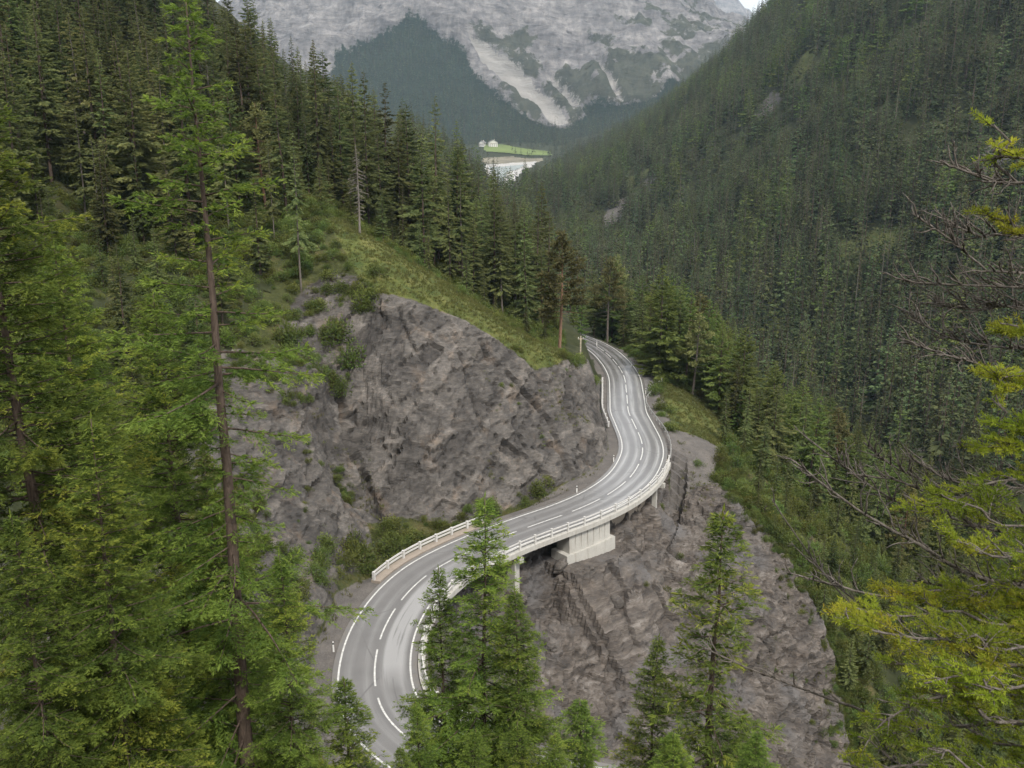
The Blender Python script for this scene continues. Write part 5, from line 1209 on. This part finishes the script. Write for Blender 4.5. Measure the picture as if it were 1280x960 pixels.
limb([(1290, 900, 5.4), (1150, 900, 5.4), (1050, 872, 5.4), (960, 838, 5.4), (872, 796, 5.4)], .016, [], 20, .4, .3, 16)
limb([(1290, 880, 5.8), (1150, 830, 5.8), (1050, 740, 5.8), (965, 625, 5.8)], .012, [(.7, .8)], 21, .72, .2, 14, 16)
limb([(1290, 760, 5.4), (1180, 735, 5.4), (1120, 725, 5.4)], .01, [], 22, .4, .3, 26)
limb([(1290, 990, 5.0), (1140, 960, 5.0), (1080, 920, 5.0)], .01, [], 23, .4, .3, 14)

for k, (pts, lv, tone) in enumerate((([(1290, 780, 4.6), (1210, 765, 4.6), (1130, 770, 4.5), (1075, 760, 4.5)], (.25, 1), .5), ([(1290, 850, 4.0), (1220, 840, 4.0), (1150, 850, 3.9)], (.2, 1), .42), ([(1290, 930, 4.6), (1200, 905, 4.6), (1110, 915, 4.6)], (.2, 1), .4),
        ([(1290, 660, 4.6), (1230, 640, 4.6), (1165, 620, 4.6)], (.35, 1), .44), ([(1290, 700, 4.3), (1220, 690, 4.3), (1170, 672, 4.3)], (.4, 1), .45), ([(1290, 975, 4.4), (1180, 955, 4.4), (1090, 955, 4.4), (1045, 950, 4.4)], (.25, 1), .48), ([(1290, 810, 4.2), (1240, 800, 4.2), (1190, 790, 4.2)], (.2, 1), .36), ([(1290, 735, 4.7), (1240, 742, 4.7), (1180, 752, 4.7)], (.3, 1), .4))):
    limb(pts, .016, [lv], 40 + k, tone, .26, 3, 21)
for k, pts in enumerate(([(1290, 650, 5.6), (1200, 625, 5.6), (1120, 590, 5.6), (1075, 555, 5.6)], [(1290, 670, 5.3), (1200, 650, 5.3), (1110, 620, 5.3), (1010, 545, 5.3)], [(1290, 615, 5.8), (1190, 600, 5.8), (1130, 570, 5.8)], [(1290, 300, 5.4), (1230, 300, 5.4), (1190, 285, 5.4)], [(1290, 390, 5.2), (1220, 395, 5.2), (1150, 385, 5.2)], [(1290, 440, 5.4), (1200, 430, 5.4), (1140, 405, 5.4)], [(1290, 860, 6.0), (1160, 790, 6.0), (1080, 760, 6.0), (1000, 690, 6.0)])):
    limb(pts, .011, [], 60 + k, .4, .3, 22, l2dead=.4)

# ------------------------------------------------------------------ valley: river bar, meadow, farm house
def drape(name, polyuv, Y0, Y1, mat, lift=.8, step=9, kind='structure'):
    """sheet following the terrain inside a plan outline given by photo pixels on the terrain"""
    poly = [tuple(p) for p in polyuv]; xs = np.arange(min(p[0] for p in poly), max(p[0] for p in poly) + step, step); ys = np.arange(min(p[1] for p in poly), max(p[1] for p in poly) + step, step)
    X, Y = np.meshgrid(xs, ys); x, y = X.ravel(), Y.ravel(); z = h_rbf(x, y) + lift; F = grid_faces(len(ys), len(xs)); c = np.stack([x[F].mean(1), y[F].mean(1)], -1)
    F = F[in_poly(c[:, 0], c[:, 1], poly)]; used, inv = np.unique(F.ravel(), return_inverse=True); V = np.stack([x, y, z], -1)[used]
    return obj(name, mesh(name, V, inv.reshape(-1, 4), True, mat), kind=kind)
M_MEADOW = simple('hay_meadow', (0.15, 0.2, 0.055), .9, .15, .01); M_BAR = simple('river_gravel', (0.46, 0.45, 0.43), .9, .12, .02)
M_WATER = simple('river_water', (0.42, 0.47, 0.47), .25, .08, .02, .5); M_DRY = simple('river_scrub', (0.22, 0.2, 0.145), .9, .25, .03)
def ray_ground(u, v, y0, y1):
    Y = np.linspace(y0, y1, 300); p = np.array([P(u, v, k) for k in Y]); g = h_rbf(p[:, 0], p[:, 1]); i = np.nonzero(p[:, 2] < g)[0]
    i = i[0] if len(i) else int(np.argmin(p[:, 2] - g)); return p[i][:2]
drape('meadow', [ray_ground(u, v, 2000, 2500) for u, v in ((606, 182), (625, 181), (650, 186), (688, 190), (690, 195), (660, 195), (630, 192), (606, 190))], 0, 0, M_MEADOW, 2.0, 6)
drape('river_scrub', [ray_ground(u, v, 1500, 2400) for u, v in ((604, 198), (640, 196), (680, 198), (676, 203), (640, 205), (604, 205))], 0, 0, M_DRY, 1.0, 8)
drape('river_gravel', [ray_ground(u, v, 1300, 2300) for u, v in ((608, 206), (640, 204), (672, 202), (664, 209), (652, 216), (640, 232), (632, 244), (620, 240), (606, 226))], 0, 0, M_BAR, 1.2, 6)
drape('river', [ray_ground(u, v, 1300, 2300) for u, v in ((612, 210), (640, 208), (654, 207), (648, 213), (632, 216), (630, 226), (634, 238), (628, 240), (620, 226), (614, 216))], 0, 0, M_WATER, 2.0, 5)

def house(name, u, v, Y0, w_, dep, eave, ridge, rz, label, wallm, roofm):
    q = ray_ground(u, v, Y0 - 150, Y0 + 250); z = float(h_rbf(q[:1], q[1:])[0]) + 1.0
    o = obj(name, None, loc=(q[0], q[1], z), label=label, category='house'); o.rotation_euler[2] = rz
    a, b = w_ / 2, dep / 2; m = MB(); m.v = [(-a, -b, -3), (a, -b, -3), (a, b, -3), (-a, b, -3), (-a, -b, eave), (a, -b, eave), (a, b, eave), (-a, b, eave), (0, -b, ridge), (0, b, ridge)]
    m.f = [(0, 1, 5, 8, 4), (2, 3, 7, 9, 6), (1, 2, 6, 5), (3, 0, 4, 7)]; obj('wall', m.data('wall', wallm), o)
    m = MB(); e = 1.6; dz = (ridge - eave) / a * e
    for sx in (-1, 1):
        m.quad8([(sx * (a + e), -b - e, eave - dz), (0, -b - e, ridge), (0, b + e, ridge), (sx * (a + e), b + e, eave - dz), (sx * (a + e), -b - e, eave - dz + .5), (0, -b - e, ridge + .5), (0, b + e, ridge + .5), (sx * (a + e), b + e, eave - dz + .5)])
    r = obj('roof', m.data('roof', roofm), o); m = MB(); m.box((a * .4, b * .2, ridge + .2), (1.2, 1.2, 3)); obj('chimney', m.data('chimney', wallm), r)
    for k in range(4):
        for h in (1.6, 4.6):
            m = MB(); m.box((-a + w_ * (k + .5) / 4, -b - .02, h), (1.5, .12, 1.7)); obj('window', m.data('window', M_BLACK), o)
    m = MB(); m.box((0, -b - .6, eave - 3.3), (w_ * .8, 1.2, .9)); obj('balcony', m.data('balcony', M_WOOD), o)
M_PLASTER = simple('white_plaster', (.78, .76, .72), .8, .05); M_ROOF = simple('grey_roof', (.22, .2, .19), .8, .15)
house('farm_house', 616, 184, 2260, 22, 18, 11, 17, .2, 'white house with a grey roof beside the bright meadow', M_PLASTER, M_ROOF)
house('farm_house', 603, 183, 2290, 14, 14, 8, 13, -.3, 'small pale house left of the white one, by the wood', M_PLASTER, M_ROOF)

q = P(768, 296, 560); q[2] = float(h_rbf(q[:1], q[1:2])[0])
rw = obj('roadside_wall', None, loc=q, label='pale low wall of the road where it crosses the far gorge', category='wall')
b = MB(); b.box((0, 0, 1.2), (26, .6, 5.5), (.95, .3)); obj('wall', b.data('wall', M_CONC2), rw)
b = MB(); b.box((0, 0, 4.2), (26.4, .9, .5), (.95, .3)); obj('coping', b.data('coping', M_CONC), rw)

# ------------------------------------------------------------------ the air
def haze():
    m = bpy.data.materials.new('haze'); m.use_nodes = True; t = m.node_tree; t.nodes.clear(); o = t.nodes.new('ShaderNodeOutputMaterial'); v = t.nodes.new('ShaderNodeVolumePrincipled')
    v.inputs['Color'].default_value = (.58, .78, 1.0, 1); v.inputs['Density'].default_value = 6.5e-5; v.inputs['Anisotropy'].default_value = 0.0
    t.links.new(v.outputs[0], o.inputs['Volume'])
    top = max(float(max((o.matrix_world @ __import__('mathutils').Vector(c)).z for c in o.bound_box)) for o in bpy.data.objects if o.type == 'MESH' and o.name.split('.')[0] in ('mountain', 'distant_peak', 'wooded_mountainside', 'terrain'))
    b = MB(); b.quad8([(-2700, -120, -140), (3000, -120, -140), (3000, 7600, -140), (-2700, 7600, -140), (-2700, -120, top + 40), (3000, -120, top + 40), (3000, 7600, top + 40), (-2700, 7600, top + 40)])
    obj('haze', b.data('haze', m), kind='stuff')
haze()
